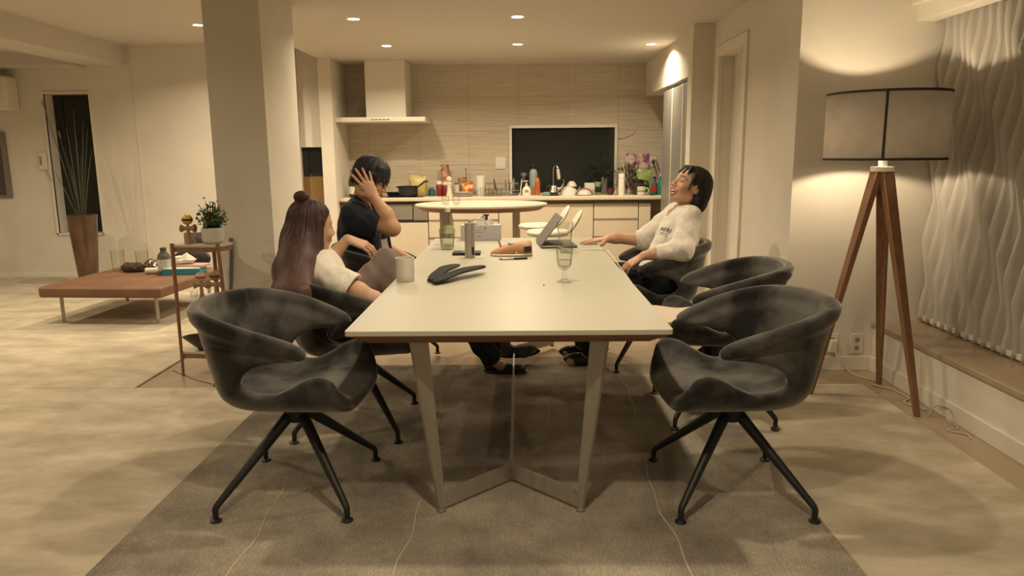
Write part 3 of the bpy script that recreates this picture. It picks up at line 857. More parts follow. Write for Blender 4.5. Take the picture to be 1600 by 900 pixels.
t = thing('teal_box', 'flat teal box with a white lid on the right of the leather bench', 'box', (-2.985, 6.44, .312), radians(6))
obj('carton', box(-.15, .17, -.10, .10, 0, .055), M['teal'], t, bevel=.003)
obj('lid_sheet', box(-.145, .165, -.095, .095, .055, .0585), M['paper'], t)
t = thing('pink_folder', 'thin pink folder lying on the teal box on the bench', 'folder', (-2.95, 6.48, .312 + .0587), radians(-8))
obj('cover', box(-.14, .16, -.06, .08, 0, .022), mat('pink_card', (.55, .32, .30), .6), t, bevel=.003)
lump('tissue_wad', 'crumpled white tissue on top of the pink folder', 'tissue', (-3.00, 6.49, .394), .11, .06, .075, M['paper'], 5, amp=.25)
t = thing('round_bag', 'dark round bag standing at the far right of the leather bench', 'bag', (-3.02, 6.72, .312))
obj('pouch', MB().ico((0, 0, .095), (.17, .06, .095), 3), mat('dark_fabric_bag', (.03, .03, .035), .8), t)
obj('zip', MB().tube([(.165 * cos(a), -.02, .095 + .088 * sin(a)) for a in np.linspace(.2, 2.9, 16)], .003, 6), M['grey'], t)

# ================================================================== SIDE CART WITH THREE SHELVES
M['marble'] = mat('pale_marble', (.56, .52, .45), .35, col2=(.50, .45, .38), nscale=6)
AX, AY = -1.95, 4.47
t = thing('shelf_cart', 'slim three-tier side shelf with brown legs and pale marble tops beside the pillar', 'shelf', (AX, AY, FZ))
A = Vector((-.150, -.06, 0)); B_ = Vector((.140, -.09, 0)); Cc = Vector((.005, .17, 0))
for p in (A, B_, Cc):
    out = p.normalized()
    obj('leg', MB().tube([(p.x * 1.0 + (.035 * (1 if p.x > .1 else (-.0 if p.x > -.1 else .0))), p.y * 1.1, 0), (p.x, p.y, .83)], [.0085, .013], 10), M['walnut'], t)
def tri(s):
    return [tuple((q * s)[:2]) for q in (A, B_, Vector((.17, .05, 0)), Cc, Vector((-.12, .12, 0)))]
for z in (.810, .470, .145):
    sh = obj('shelf_frame', MB().prism(tri(1.0), lambda u, v, d: (u, v, d), z - .032, z - .004), M['walnut'], t, bevel=.002)
    obj('marble_top', MB().prism(tri(1.04), lambda u, v, d: (u, v, d), z - .004, z + .012), M['marble'], sh, bevel=.002)
CZ = FZ + .822
# plant in a white pot
M['pot'] = mat('white_ceramic_pot', (.62, .59, .52), .5)
M['leaf'] = mat('green_leaf', (.055, .105, .032), .5, col2=(.10, .17, .055), nscale=14)
t = thing('potted_plant', 'small bushy green plant in a white round pot on top of the side shelf', 'plant', (-1.872, 4.47, CZ))
obj('pot', MB().lathe([(0, 0), (.045, 0), (.062, .015), (.066, .06), (.064, .098), (.058, .098), (.056, .085), (0, .083)], n=36), M['pot'], t)
obj('soil', MB().lathe([(0, .086), (.056, .085)], n=24), mat('dark_soil', (.03, .02, .015), .95), t)
rr = random.Random(3)
mbL = MB(); mbS = MB()
for i in range(80):
    a = rr.uniform(0, 2 * pi); r = rr.uniform(.01, .090); h = rr.uniform(.03, .165) * (1.15 - r * 3)
    tip = Vector((r * cos(a), r * sin(a), .085 + h)); base = Vector((r * .25 * cos(a), r * .25 * sin(a), .08))
    mbS.tube([base, base.lerp(tip, .6) + Vector((0, 0, .015)), tip], .0014, 4)
    for q in range(8):
        u = rr.uniform(.3, 1); c = base.lerp(tip, u) + Vector((rr.uniform(-.015, .015), rr.uniform(-.015, .015), rr.uniform(-.01, .015)))
        d = Vector((rr.uniform(-1, 1), rr.uniform(-1, 1), rr.uniform(-.5, .6))).normalized(); w = d.cross(Vector((rr.uniform(-1, 1), rr.uniform(-1, 1), 1))).normalized(); L = rr.uniform(.018, .030)
        mbL._add([c, c + d * L * .5 + w * L * .32, c + d * L, c + d * L * .5 - w * L * .32], [(0, 1, 2, 3)])
for dx, h in ((-.075, .20), (.02, .255)):
    mbS.tube([(dx * .2, 0, .1), (dx * .7, 0, .1 + h * .5), (dx, 0, h)], .0016, 4)
obj('foliage', mbL, M['leaf'], t); obj('stems', mbS, M['reed'], t)
# kendama toys
M['beech'] = mat('pale_beech', (.36, .24, .13), .5, col2=(.30, .19, .10), nscale=10, nstretch=(2, 2, .4))
M['yellow'] = mat('yellow_lacquer', (.62, .38, .02), .3)
M['pinkball'] = mat('pink_white_ball', (.50, .36, .32), .4)
M['redband'] = mat('red_paint', (.35, .03, .025), .4)
def kendama(label, loc, ballm, bandm, s=1.0):
    t = thing('kendama', label, 'kendama toy', loc, 0, 'kendama toys on the side shelf')
    P = lambda pr: [(r * s, z * s) for r, z in pr]
    obj('handle', MB().lathe(P([(0, 0), (.021, 0), (.024, .004), (.017, .02), (.011, .05), (.010, .085), (.012, .105), (.006, .115), (.002, .145), (0, .145)]), n=24), M['beech'], t)
    cr = obj('cross_cups', MB().lathe(P([(0, -.026), (.010, -.032), (.022, -.044), (.024, -.041), (.013, -.022), (.011, 0), (.013, .020), (.026, .041), (.024, .046), (.010, .034), (0, .026)]), n=24), M['beech'], t)
    cr.rotation_euler = (0, radians(90), 0); cr.location = (0, 0, .095 * s)
    bl = obj('ball', MB().ico((0, 0, 0), .032 * s, 3), ballm, t); bl.location = (0, 0, .148 * s)
    obj('ball_band', MB().lathe([(.0322 * s, -.005), (.0328 * s, 0), (.0322 * s, .005)], n=32), bandm, bl)
    return t
kendama('kendama toy with a yellow ball on top of the side shelf', (-2.012, 4.45, CZ), M['yellow'], M['black'])
kendama('kendama toy with a pink and white ball on the middle shelf tier', (-1.948, 4.42, FZ + .482), M['pinkball'], M['redband'], .95)
kendama('kendama toy with a dark-topped ball on the middle shelf, next to the pillar', (-1.855, 4.41, FZ + .482), M['beech'], M['darkleather'], 1.0)
t = thing('pale_card_box', 'pale grey box standing behind the yellow kendama on the side shelf', 'box', (-1.99, 4.53, CZ))
obj('carton', box(-.083, .05, -.012, .012, 0, .062), mat('grey_carton', (.38, .34, .31), .7), t, bevel=.002)
tumbler('candle_glass', 'little glass candle holder on the middle tier of the side shelf', 'candle holder', (-2.005, 4.44, FZ + .482), .045, .018, .022)
M['bowl'] = mat('dark_bronze_bowl', (.06, .045, .03), .35, metal=.4)
t = thing('wide_bowl', 'wide dark boat-shaped bowl on the lowest tier of the side shelf', 'bowl', (-1.965, 4.44, FZ + .157))
obj('dish', MB().lathe([(0, 0), (.04, 0), (.045, .012), (.09, .05), (.135, .088), (.131, .089), (.085, .055), (.04, .022), (0, .02)], n=40, sy=.65), M['bowl'], t)
lump('crumpled_paper', 'crumpled paper lying in the dark bowl of the side shelf', 'paper', (-1.94, 4.43, FZ + .157 + .03), .05, .03, .045, M['paper'], 8, amp=.3)
o = obj('baton', MB().tube([(-1.868, 4.735, .812), (-1.87, 4.735, .70), (-1.886, 4.72, .48), (-1.905, 4.70, FZ + .002)], [.012, .013, .012, .011], 14), mat('grey_baton', (.17, .15, .13), .5, metal=.3))
tag(o, 'slim grey stick leaning against the pillar beside the side shelf', 'stick')
pts = [(-1.775 + .035 * cos(k * .9) * (1 - k * .01), 4.17 + .03 * sin(k * .9), FZ + .005 + .0035 * k * .6) for k in range(26)]
tag(obj('coiled_cable', MB().tube(pts, .005, 8), M['black']), 'black coiled cable on the stone floor below the side shelf', 'cable')
cord('loose_cord', 'thin dark cord running across the stone floor to the coiled cable', [(-1.80, 4.2, FZ + .004), (-2.0, 4.33, FZ + .004), (-2.22, 4.52, FZ + .004)], .003, M['cab_gap'])

# ================================================================== KITCHEN
KF, KB = 8.45, 9.05
ct = tag(obj('worktop', box(-2.045, 1.80, 8.40, KB, .81, .85, bev=.006), M['cab']), 'long cream worktop along the kitchen wall, crowded with bottles and dishes', 'worktop')
M['cabin'] = mat('cabinet_inside', (.20, .165, .12), .7)
def cabinet(label, x0, x1, panels, channels=()):
    t = thing('base_cabinet', label, 'cabinet', ((x0 + x1) / 2, KF, FZ), 0, 'cream base cabinets under the kitchen worktop')
    cx_ = (x0 + x1) / 2
    obj('carcass', box(x0 - cx_ + .001, x1 - cx_ - .001, .022, .585, .001, .81 - FZ), M['cabin'], t)
    obj('plinth', box(x0 - cx_ + .001, x1 - cx_ - .001, .018, .022, .001, .09), M['cab_gap'], t)
    for nm, za, zb_, mm in panels:
        p = obj(nm, box(x0 - cx_ + .004, x1 - cx_ - .004, 0, .021, za, zb_), M[mm], t, bevel=.002)
        if nm == 'drawer':
            obj('handle_channel', box(x0 - cx_ + .004, x1 - cx_ - .004, .002, .0215, zb_ + .001, zb_ + .021), M['cab_gap'], p)
    return t
cabinet('cream corner cabinet at the left end of the kitchen, behind the man', -2.04, -1.515, [('door', .10, .775, 'cab')])
cabinet('cream cabinet with a plain door under the grey oven front', -1.513, -1.042, [('door', .10, .575, 'cab')])
cabinet('cream cabinet of three wide drawers behind the round table', -1.04, -.232, [('drawer', .10, .375, 'cab'), ('drawer', .402, .58, 'cab'), ('drawer', .605, .765, 'cab')])
cabinet('cream sink cabinet with one wide plain front below the window', -.23, .855, [('door', .10, .775, 'cab')])
cabinet('cream cabinet of stacked drawers right of the sink cabinet', .857, 1.368, [('drawer', .10, .375, 'cab'), ('drawer', .402, .58, 'cab'), ('drawer', .605, .765, 'cab')])
cabinet('narrow cream cabinet at the right end by the fridge', 1.37, 1.51, [('door', .10, .775, 'cab')])
M['greyfront'] = mat('grey_oven_front', (.27, .245, .20), .35, metal=.2)
t = thing('built_in_oven', 'grey built-in oven front with a dark border below the worktop, by the man', 'oven', (-1.277, KF - .001, .59))
obj('door', box(-.228, .06, -.012, 0, .01, .185), M['greyfront'], t, bevel=.003)
obj('door_frame', box(-.234, .066, -.008, 0, 0, .192), M['black'], t)
obj('side_panel', box(.070, .232, -.010, 0, .0, .19), M['greyfront'], t, bevel=.003)
obj('handle_rail', box(.075, .225, -.014, -.010, .012, .018), M['cab_gap'], t)
for x in (-.15, -.02): obj('dial', MB().ico((x, -.012, .155), (.006, .003, .006), 2), M['cab_gap'], t)

t = thing('range_hood', 'white range hood with a square chimney on the kitchen wall', 'range hood', (-1.545, 8.55, 1.70))
obj('chimney', box(-.178, .275, 0, .50, .052, CH - 1.70), M['white'], t, bevel=.003)
hd = obj('canopy', box(-.505, .505, -.12, .50, 0, .05, bev=.004), M['white'], t)
for k in range(5): obj('button', box(-.105 + k * .044, -.072 + k * .044, -.1225, -.119, .018, .026), M['black'], hd)

t = thing('fridge', 'tall silver-grey fridge with its doors facing the kitchen, right of the worktop', 'fridge', (1.53, 7.28, FZ))
obj('cabinet_body', box(.035, .60, -.70, .70, .02, 1.97), M['fridge'], t, bevel=.004)
obj('door', box(0, .034, .24, .70, .05, 1.97), M['fridge'], t, bevel=.006)
obj('door', box(0, .034, -.24, .215, .05, 1.97), M['fridge'], t, bevel=.006)
obj('door', box(0, .034, -.70, -.265, .05, 1.97), M['fridge'], t, bevel=.006)
for y in (.2275, -.2525): obj('handle_strip', box(-.006, .030, y - .012, y + .012, .05, 1.97), M['cab'], t, bevel=.002)

t = thing('microwave', 'black microwave on a wooden cupboard in the recess behind the pillar', 'microwave', (-2.33, 8.50, 1.10))
obj('case', box(-.135, .135, 0, .38, 0, .31), M['black'], t, bevel=.004)
obj('door_glass', box(-.12, .08, -.004, 0, .04, .29), M['glassdark'], t)
obj('indicator', box(-.05, -.045, -.006, -.003, .012, .018), mat('red_light', (.6, .02, .02), .4, emit=(1, .05, .03), estr=2), t)
t = thing('wooden_cupboard', 'brown wooden cupboard below the black microwave in the recess', 'cupboard', (-2.33, 8.48, FZ))
M['oak'] = mat('oak_brown', (.26, .155, .06), .5, col2=(.21, .12, .045), nscale=8, nstretch=(1, 1, .2))
obj('carcass', box(-.138, .138, .02, .42, 0, 1.111), M['oak'], t, bevel=.003)
obj('door', box(-.135, .135, 0, .018, .10, 1.10), M['oak'], t, bevel=.003)

def wallplate(name, label, cat, x, z, hx, hz, extra=None):
    t = thing(name, label, cat, (x, 9.05, z))
    obj('cover_plate', box(-hx, hx, -.012, 0, -hz, hz), M['ivory'], t, bevel=.004)
    if extra: extra(t)
    return t
wallplate('wall_switch', 'pale square control panel on the tiled wall left of the kitchen window', 'switch', -.215, 1.225, .062, .072,
          lambda t: obj('button_panel', box(-.045, .045, -.016, -.012, -.05, .05), M['ivory'], t, bevel=.002))
def plug2(t):
    obj('plug', MB().tube([(0, -.012, .0), (.005, -.05, -.01)], [.018, .012], 10), M['black'], t)
    obj('plug_cord', MB().tube([(.005, -.05, -.01), (.03, -.06, -.09), (.06, -.05, -.17)], .004, 6), M['black'], t)
    obj('plug_cord', MB().tube([(.0, -.012, .04), (.04, -.05, .0), (.085, -.05, -.12)], .004, 6), M['black'], t)
wallplate('kitchen_outlet', 'wall outlet with a black plug above the right end of the worktop', 'outlet', 1.70 - .075, 1.225, .04, .06, plug2)

WZ = .85
def KX(px): return (px - 797.5) * .00757
def lathe_thing(name, label, cat, x, y, z, parts, group=None, n=28):
    """parts: (part name, profile, material)"""
    if len(parts) == 1:
        o = obj(name, MB().lathe(parts[0][1], n=n), parts[0][2]); o.location = (x, y, z); return tag(o, label, cat, group)
    t = thing(name, label, cat, (x, y, z), 0, group)
    for nm, pr, mm in parts: obj(nm, MB().lathe(pr, n=n), mm, t)
    return t
col = lambda n, c, r=.45, **k: mat(n, c, r, **k)
M['wineglass'] = col('green_wine_glass', (.035, .06, .012), .08, spec=.6)
M['goldfoil'] = col('brown_foil', (.25, .11, .05), .4)
lathe_thing('wine_bottle', 'green wine bottle with a white label at the left end of the worktop', 'bottle', -1.935, 8.62, WZ,
            [('bottle_body', [(0, 0), (.040, 0), (.043, .01), (.043, .19), (.032, .225), (.016, .25), (.015, .30), (0, .30)], M['wineglass']),
             ('paper_label', [(.0436, .04), (.0436, .125)], M['paper']), ('foil_cap', [(.0158, .245), (.0162, .322), (0, .323)], M['goldfoil'])])
lathe_thing('oil_bottle', 'dark bottle just right of the green wine bottle, behind the man', 'bottle', -1.80, 8.72, WZ,
            [('bottle_body', [(0, 0), (.036, 0), (.036, .17), (.016, .21), (.015, .25), (0, .25)], M['wineglass']), ('paper_label', [(.0366, .04), (.0366, .12)], M['label'])])
M['iron'] = col('cast_iron', (.017, .016, .016), .5)
t = thing('cooktop', 'thin black glass cooktop let into the worktop under the range hood', 'cooktop', (-1.40, 8.70, WZ))
obj('glass_plate', box(-.30, .30, -.22, .22, 0, .006), M['glassdark'], t, bevel=.002)
obj('burner_ring', MB().lathe([(.07, .006), (.08, .0075), (.07, .009)], n=32), M['iron'], t)
t = thing('saucepan', 'black saucepan with its handle pointing up right on the cooktop', 'pan', (-1.285, 8.62, WZ + .0065))
obj('pan_body', MB().lathe([(0, 0), (.095, 0), (.108, .01), (.112, .11), (.118, .115), (.118, .118), (.106, .118), (.102, .012), (0, .010)], n=40), M['iron'], t)
obj('handle', MB().tube([(.11, 0, .105), (.15, 0, .135), (.19, 0, .165), (.235, 0, .175)], [.010, .010, .012, .010], 10), M['iron'], t)
obj('side_lug', MB().tube([(-.11, 0, .105), (-.135, 0, .11)], [.012, .009], 8), M['iron'], t)
t = thing('frying_pan', 'shallow black frying pan behind the saucepan, its handle to the right', 'pan', (-1.46, 8.80, WZ + .0065))
obj('pan_body', MB().lathe([(0, 0), (.09, 0), (.115, .04), (.111, .04), (.088, .006), (0, .005)], n=36), M['iron'], t)
obj('handle', MB().tube([(.11, -.02, .03), (.20, -.02, .045)], .009, 8), M['iron'], t)
def bag(name, label, loc, w, d, h, cols, seed, rz=0, group=None, cat='bag', lean=0, nscale=14):
    """soft pouch: puffed in the middle, crimped along the top"""
    m = mat(name + '_print', cols[0], .35, col2=cols[1], nscale=nscale, ramp=(.42, .58))
    rr = random.Random(seed); p = [rr.uniform(0, 6) for _ in range(4)]
    mb = MB(); NU, NV = 24, 14; vs_ = []
    for j in range(NV + 1):
        v = j / NV
        for i in range(NU):
            a = 2 * pi * i / NU
            th = d / 2 * (1 - v ** 3) * (.75 + .5 * sin(pi * min(1, v + .25))) + .002
            ww = w / 2 * (1 + .06 * sin(5 * v + p[0]) - .10 * v * (1 - v)) * (1 + .05 * sin(3 * a + p[1]))
            vs_.append((ww * np.sign(cos(a)) * abs(cos(a)) ** .7, th * np.sign(sin(a)) * abs(sin(a)) ** .8 + .006 * sin(9 * v + p[2]) * v + lean * v, h * v + .008 * v * sin(3 * a + p[3])))
    fs = [(j * NU + i, j * NU + (i + 1) % NU, (j + 1) * NU + (i + 1) % NU, (j + 1) * NU + i) for j in range(NV) for i in range(NU)]
    fs += [tuple(range(NU - 1, -1, -1)), tuple(range(NV * NU, (NV + 1) * NU))]
    mb._add(vs_, fs)
    o = obj(name, mb, m); o.location = loc; o.rotation_euler = (0, 0, rz); return tag(o, label, cat, group)
bag('yellow_bag', 'crumpled yellow plastic bag behind the black saucepan', (-1.20, 8.86, WZ), .22, .10, .24, [(.42, .31, .06), (.52, .42, .17)], 1)
bag('red_packet', 'tall reddish packet leaning on the tiles behind the jars', (-.885, 8.96, WZ), .10, .05, .35, [(.30, .07, .04), (.45, .28, .18)], 2)
lathe_thing('blue_jar', 'small blue jar left of the red-filled jars', 'jar', KX(662), 8.75, WZ,
            [('jar_body', [(0, 0), (.038, 0), (.044, .02), (.038, .075), (.02, .09), (0, .09)], col('blue_plastic', (.03, .11, .16), .3)), ('lid', [(0, .088), (.022, .088), (.022, .10), (0, .10)], col('green_lid', (.04, .16, .08), .4))])
M['redfill'] = col('red_contents', (.20, .022, .022), .35)
for px, lab, hh in ((674, 'jar of red contents, nearest to the blue jar', .175), (684, 'jar of red contents, nearest to the pepper mill', .165)):
    lathe_thing('spice_jar', lab, 'jar', KX(px), 8.74, WZ,
                [('jar_body', [(0, 0), (.036, 0), (.038, .01), (.038, hh * .72), (.03, hh * .8), (0, hh * .8)], M['redfill']), ('lid', [(0, hh * .79), (.032, hh * .79), (.032, hh), (0, hh)], M['paper'])], 'red-filled spice jars')
lathe_thing('pepper_mill', 'pale wooden pepper mill standing at the worktop front', 'pepper mill', KX(692), 8.55, WZ,
            [('mill_body', [(0, 0), (.038, 0), (.038, .02), (.027, .07), (.024, .12), (.033, .155), (.022, .168), (0, .168)], M['cab']), ('mill_head', [(0, .166), (.018, .168), (.034, .19), (.032, .215), (.012, .235), (0, .236)], M['cab'])])
lathe_thing('white_jar', 'small white jar between the pepper mill and the brown bag', 'jar', KX(700.5), 8.82, WZ,
            [('jar_body', [(0, 0), (.03, 0), (.03, .13), (0, .13)], M['pot']), ('lid', [(0, .129), (.031, .129), (.031, .155), (0, .155)], M['grey'])])
bag('brown_bag', 'brown paper bag standing behind the plate stack', (KX(708.5), 8.90, WZ), .11, .07, .20, [(.26, .11, .06), (.34, .17, .09)], 4)
t = thing('utensil_pot', 'narrow utensil pot with one dark ladle handle sticking up', 'utensil pot', (KX(716.5), 8.955, WZ))
obj('pot', MB().lathe([(0, 0), (.035, 0), (.035, .14), (.031, .14), (.031, .01), (0, .01)], n=24), M['goldfoil'], t)
obj('ladle', MB().tube([(0, 0, .02), (-.012, 0, .20), (-.02, 0, .32)], [.006, .006, .008], 8), M['grey'], t)
t = thing('plate_stack', 'stack of pale plates holding the bright snack packet', 'plates', (KX(713), 8.66, WZ))
for k in range(3): obj('plate', MB().lathe([(0, 0), (.07, 0), (.115, .014), (.113, .017), (.068, .005), (0, .005)], c=(0, 0, k * .017), n=36), M['pot'], t)
bag('snack_packet', 'bright yellow and red snack packet lying on the plate stack', (KX(719.5), 8.66, WZ + .042), .13, .09, .115, [(.62, .42, .10), (.42, .06, .03)], 5, cat='packet', nscale=22)
lathe_thing('kitchen_roll', 'white kitchen paper roll standing left of the dish rack', 'paper roll', KX(738), 8.80, WZ,
            [('paper', [(.018, 0), (.058, 0), (.058, .235), (.018, .235)], M['paper']), ('core', [(.018, .0), (.018, .236), (.015, .236), (.015, 0)], M['cab_gap'])])
# dish rack with things in it
t = thing('dish_rack', 'wire dish rack with plates left of the soap dispenser', 'dish rack', (KX(772), 8.78, WZ))
obj('drip_tray', box(-.21, .20, -.15, .15, .001, .012), M['grey'], t, bevel=.003)
for z in (.06, .14):
    obj('wire_frame', MB().tube([(-.20, -.14, z), (.19, -.14, z), (.19, .14, z), (-.20, .14, z), (-.20, -.14, z)], .0035, 6), M['grey'], t)
for k in range(9):
    x = -.20 + k * .0488
    obj('wire', MB().tube([(x, -.14, .145), (x, -.14, .03), (x, .14, .03), (x, .14, .145)], .002, 5), M['grey'], t)
for k, (x, r, mm) in enumerate(((-.10, .085, M['black']), (.02, .08, M['pot']), (.07, .08, M['redband']), (.12, .085, M['pot']), (.155, .075, M['greencap']))):
    o = obj('dinner_plate', MB().lathe([(0, 0), (r * .6, 0), (r, .012), (r - .002, .015), (r * .58, .005), (0, .005)], n=36), mm)
    o.rotation_euler = (radians(8 * (k % 2)), radians(78 + 4 * k), 0); o.location = (KX(774) + x - .01, 8.80, WZ + .032 + r)
    tag(o, ['black plate at the left of the dish rack', 'pale plate next to the black one in the dish rack', 'red plate standing in the dish rack', 'pale plate right of the red one in the dish rack', 'dark green plate at the right of the dish rack'][k], 'plate', 'plates in the dish rack')
tumbler('upturned_glass', 'drinking glass before the dish rack, leftmost of three', 'glass', (KX(743), 8.56, WZ), .105, .032, .036, 'glasses before the dish rack')
tumbler('upturned_glass', 'drinking glass before the dish rack, middle of three', 'glass', (KX(755), 8.55, WZ), .10, .032, .036, 'glasses before the dish rack')
tumbler('upturned_glass', 'drinking glass before the dish rack, rightmost of three', 'glass', (KX(767), 8.56, WZ), .10, .032, .036, 'glasses before the dish rack')
t = thing('chopping_board', 'white chopping board standing on edge left of the soap dispenser', 'board', (KX(799.5), 8.72, WZ))
o = obj('board', box(-.006, .006, -.13, .13, 0, .19), M['pot'], t, bevel=.003); o.rotation_euler = (0, radians(7), 0)
obj('board_foot', box(-.03, .02, -.10, .10, 0, .012), M['pot'], t)
t = thing('soap_dispenser', 'white pump soap dispenser with a round body', 'soap dispenser', (KX(809.5), 8.58, WZ))
obj('bottle_body', MB().lathe([(0, 0), (.045, 0), (.052, .02), (.050, .07), (.035, .10), (.014, .115), (.014, .13), (0, .13)], n=32), M['paper'], t)
obj('pump', MB().lathe([(0, .128), (.016, .128), (.016, .142), (.006, .144), (.006, .168), (.024, .170), (.024, .178), (0, .18)], n=20), M['pot'], t)
obj('spout', MB().tube([(0, 0, .173), (-.038, -.01, .168)], .006, 8), M['pot'], t)
obj('printed_mark', box(-.018, .018, -.0525, -.050, .045, .075), M['cab_gap'], t)
lathe_thing('coffee_jar', 'dark coffee jar with a metal lid behind the soap dispenser', 'jar', KX(806.5), 8.97, WZ + .012,
            [('jar_body', [(0, 0), (.045, 0), (.045, .19), (.035, .21), (0, .21)], col('coffee_brown', (.035, .022, .018), .2)), ('lid', [(0, .209), (.04, .209), (.04, .245), (0, .245)], M['grey'])])
M['paleblue'] = col('pale_blue_plastic', (.27, .34, .33), .4)
lathe_thing('spray_bottle', 'tall pale blue bottle with a black nozzle in front of the kitchen window', 'bottle', KX(821), 8.88, WZ,
            [('bottle_body', [(0, 0), (.045, 0), (.048, .02), (.048, .25), (.038, .29), (.018, .305), (0, .305)], M['paleblue']), ('nozzle', [(0, .303), (.02, .303), (.022, .33), (.01, .345), (.008, .375), (0, .376)], M['black'])])
M['orange'] = col('orange_plastic', (.42, .10, .02), .4)
lathe_thing('detergent_bottle', 'orange detergent bottle in front of the pale blue bottle', 'bottle', KX(826.5), 8.60, WZ + .008,
            [('bottle_body', [(0, 0), (.030, 0), (.032, .015), (.029, .12), (.031, .15), (.026, .165), (0, .165)], M['orange']), ('cap', [(0, .164), (.020, .164), (.018, .20), (0, .20)], col('orange_cap', (.60, .20, .05), .4))])
o = obj('sink_tray', box(-.16, .11, -.07, .09, 0, .0075), M['pot'], bevel=.003); o.location = (KX(818), 8.58, WZ); tag(o, 'thin pale tray under the soap and orange bottles', 'tray')
lathe_thing('tan_cup', 'tan cup half hidden behind the orange bottle', 'cup', KX(817.5), 8.72, WZ, [('cup', [(0, 0), (.04, 0), (.046, .11), (.042, .11), (.036, .008), (0, .006)], col('tan_ceramic', (.42, .27, .17), .5))])
M['chrome'] = col('chrome', (.62, .58, .50), .18, metal=1)
t = thing('tap', 'chrome kitchen tap with a pale spray head in front of the window', 'tap', (KX(852.5), 8.93, WZ))
obj('base', MB().lathe([(0, 0), (.028, 0), (.028, .03), (.018, .04), (0, .04)], n=24), M['chrome'], t)
P = [(0, 0, .03), (0, 0, .27), (.005, -.02, .325), (.02, -.05, .345), (.04, -.085, .335), (.052, -.10, .29)]
obj('neck', MB().tube(catmull(P, 6, False).tolist(), .012, 12), M['chrome'], t)
obj('spray_head', MB().tube([(.050, -.10, .30), (.060, -.112, .205), (.062, -.114, .18)], [.018, .021, .017], 14), M['pot'], t)
obj('lever', MB().tube([(.02, 0, .06), (.075, -.02, .075)], .007, 8), M['chrome'], t)
t = thing('kettle', 'steel watering-style kettle with a long curved spout at the sink', 'kettle', (KX(857), 8.66, WZ + .03))
obj('kettle_body', MB().lathe([(0, 0), (.05, 0), (.06, .01), (.045, .06), (.035, .085), (.012, .09), (0, .092)], n=32), M['chrome'], t)
P = [(.045, 0, .03), (.08, 0, .055), (.105, 0, .095), (.115, 0, .135), (.105, 0, .155)]
obj('spout', MB().tube(catmull(P, 6, False).tolist(), [.011] * 12 + [.008] * 13, 10), M['chrome'], t)
obj('handle', MB().tube(catmull([(-.03, 0, .08), (-.075, 0, .075), (-.085, 0, .03), (-.05, 0, .01)], 6, False).tolist(), .007, 8), M['black'], t)
o = obj('trivet', box(-.058, .058, -.045, .045, 0, .0295), M['black'], bevel=.004); o.location = (KX(851), 8.645, WZ); tag(o, 'square black trivet under the steel kettle at the sink', 'trivet')
COL.objects['kettle'].location.x = KX(852)
o = obj('sponge', box(-.042, .042, -.03, .03, 0, .045, bev=.012), col('teal_sponge', (.16, .26, .22), .9, bump=.2, bscale=200)); o.location = (KX(840), 8.60, WZ); tag(o, 'pale teal sponge left of the black trivet', 'sponge')
def bowl(name, label, x, y, z, r, h, m, flip=False):
    pr = [(0, 0), (r * .45, 0), (r * .5, .006), (r * .85, h * .5), (r, h), (r - .004, h), (r * .82, h * .5), (r * .45, .012), (0, .01)]
    if flip: pr = [(a, h - b) for a, b in pr]
    o = obj(name, MB().lathe(pr, n=36), m); o.location = (x, y, z); return tag(o, label, 'bowl', 'white bowls beside the sink')
bowl('mixing_bowl', 'large white bowl turned upside down right of the kettle', KX(876), 8.74, WZ, .115, .10, M['pot'], True)
bowl('mixing_bowl', 'small white bowl turned upside down on the larger one', KX(880), 8.74, WZ + .10, .060, .06, M['pot'], True)
t = thing('lidded_dish', 'pale dish with a curved brown wooden handle at the worktop front', 'dish', (KX(898), 8.62, WZ))
obj('dish', MB().lathe([(0, 0), (.07, 0), (.085, .012), (.075, .05), (.03, .072), (0, .075)], n=36), M['pot'], t)
obj('handle', MB().tube([(-.095 * cos(a), -.03, .008 + .075 * sin(a)) for a in np.linspace(.05, pi - .05, 20)], .007, 8), M['walnut'], t)
obj('spoon', MB().tube([(-.10, .01, .02), (-.045, .0, .10)], [.006, .005], 8), M['grey'], t)
o = obj('white_tub', box(-.065, .055, -.06, .06, 0, .135, bev=.008), M['pot']); o.location = (KX(909.5), 8.84, WZ); tag(o, 'white square tub behind the glass pitcher', 'tub')
t = thing('glass_pitcher', 'clear pitcher with a green cup on its top, right of the sink', 'pitcher', (KX(919.5), 8.66, WZ))
obj('pitcher_body', MB().lathe([(0, 0), (.030, 0), (.031, .10), (.028, .10), (.028, .006), (0, .005)], n=28), M['glass'], t)
obj('handle', MB().tube(catmull([(.03, 0, .09), (.06, 0, .085), (.058, 0, .03), (.03, 0, .02)], 6, False).tolist(), .005, 8), M['glass'], t)
lathe_thing('green_cup', 'pale green cup balanced on the clear pitcher', 'cup', KX(919), 8.66, WZ + .1005, [('cup', [(0, 0), (.032, 0), (.046, .05), (.043, .05), (.029, .006), (0, .005)], col('pale_green', (.18, .36, .20), .5))])
t = thing('window_plant', 'dark green plant in a grey vase before the right of the kitchen window', 'plant', (KX(933), 8.90, WZ))
obj('vase', MB().lathe([(0, 0), (.04, 0), (.042, .02), (.032, .08), (.042, .20), (.038, .20), (.028, .08), (0, .02)], n=28), col('smoky_vase', (.16, .145, .12), .25), t)
mbL = MB(); rr = random.Random(5)
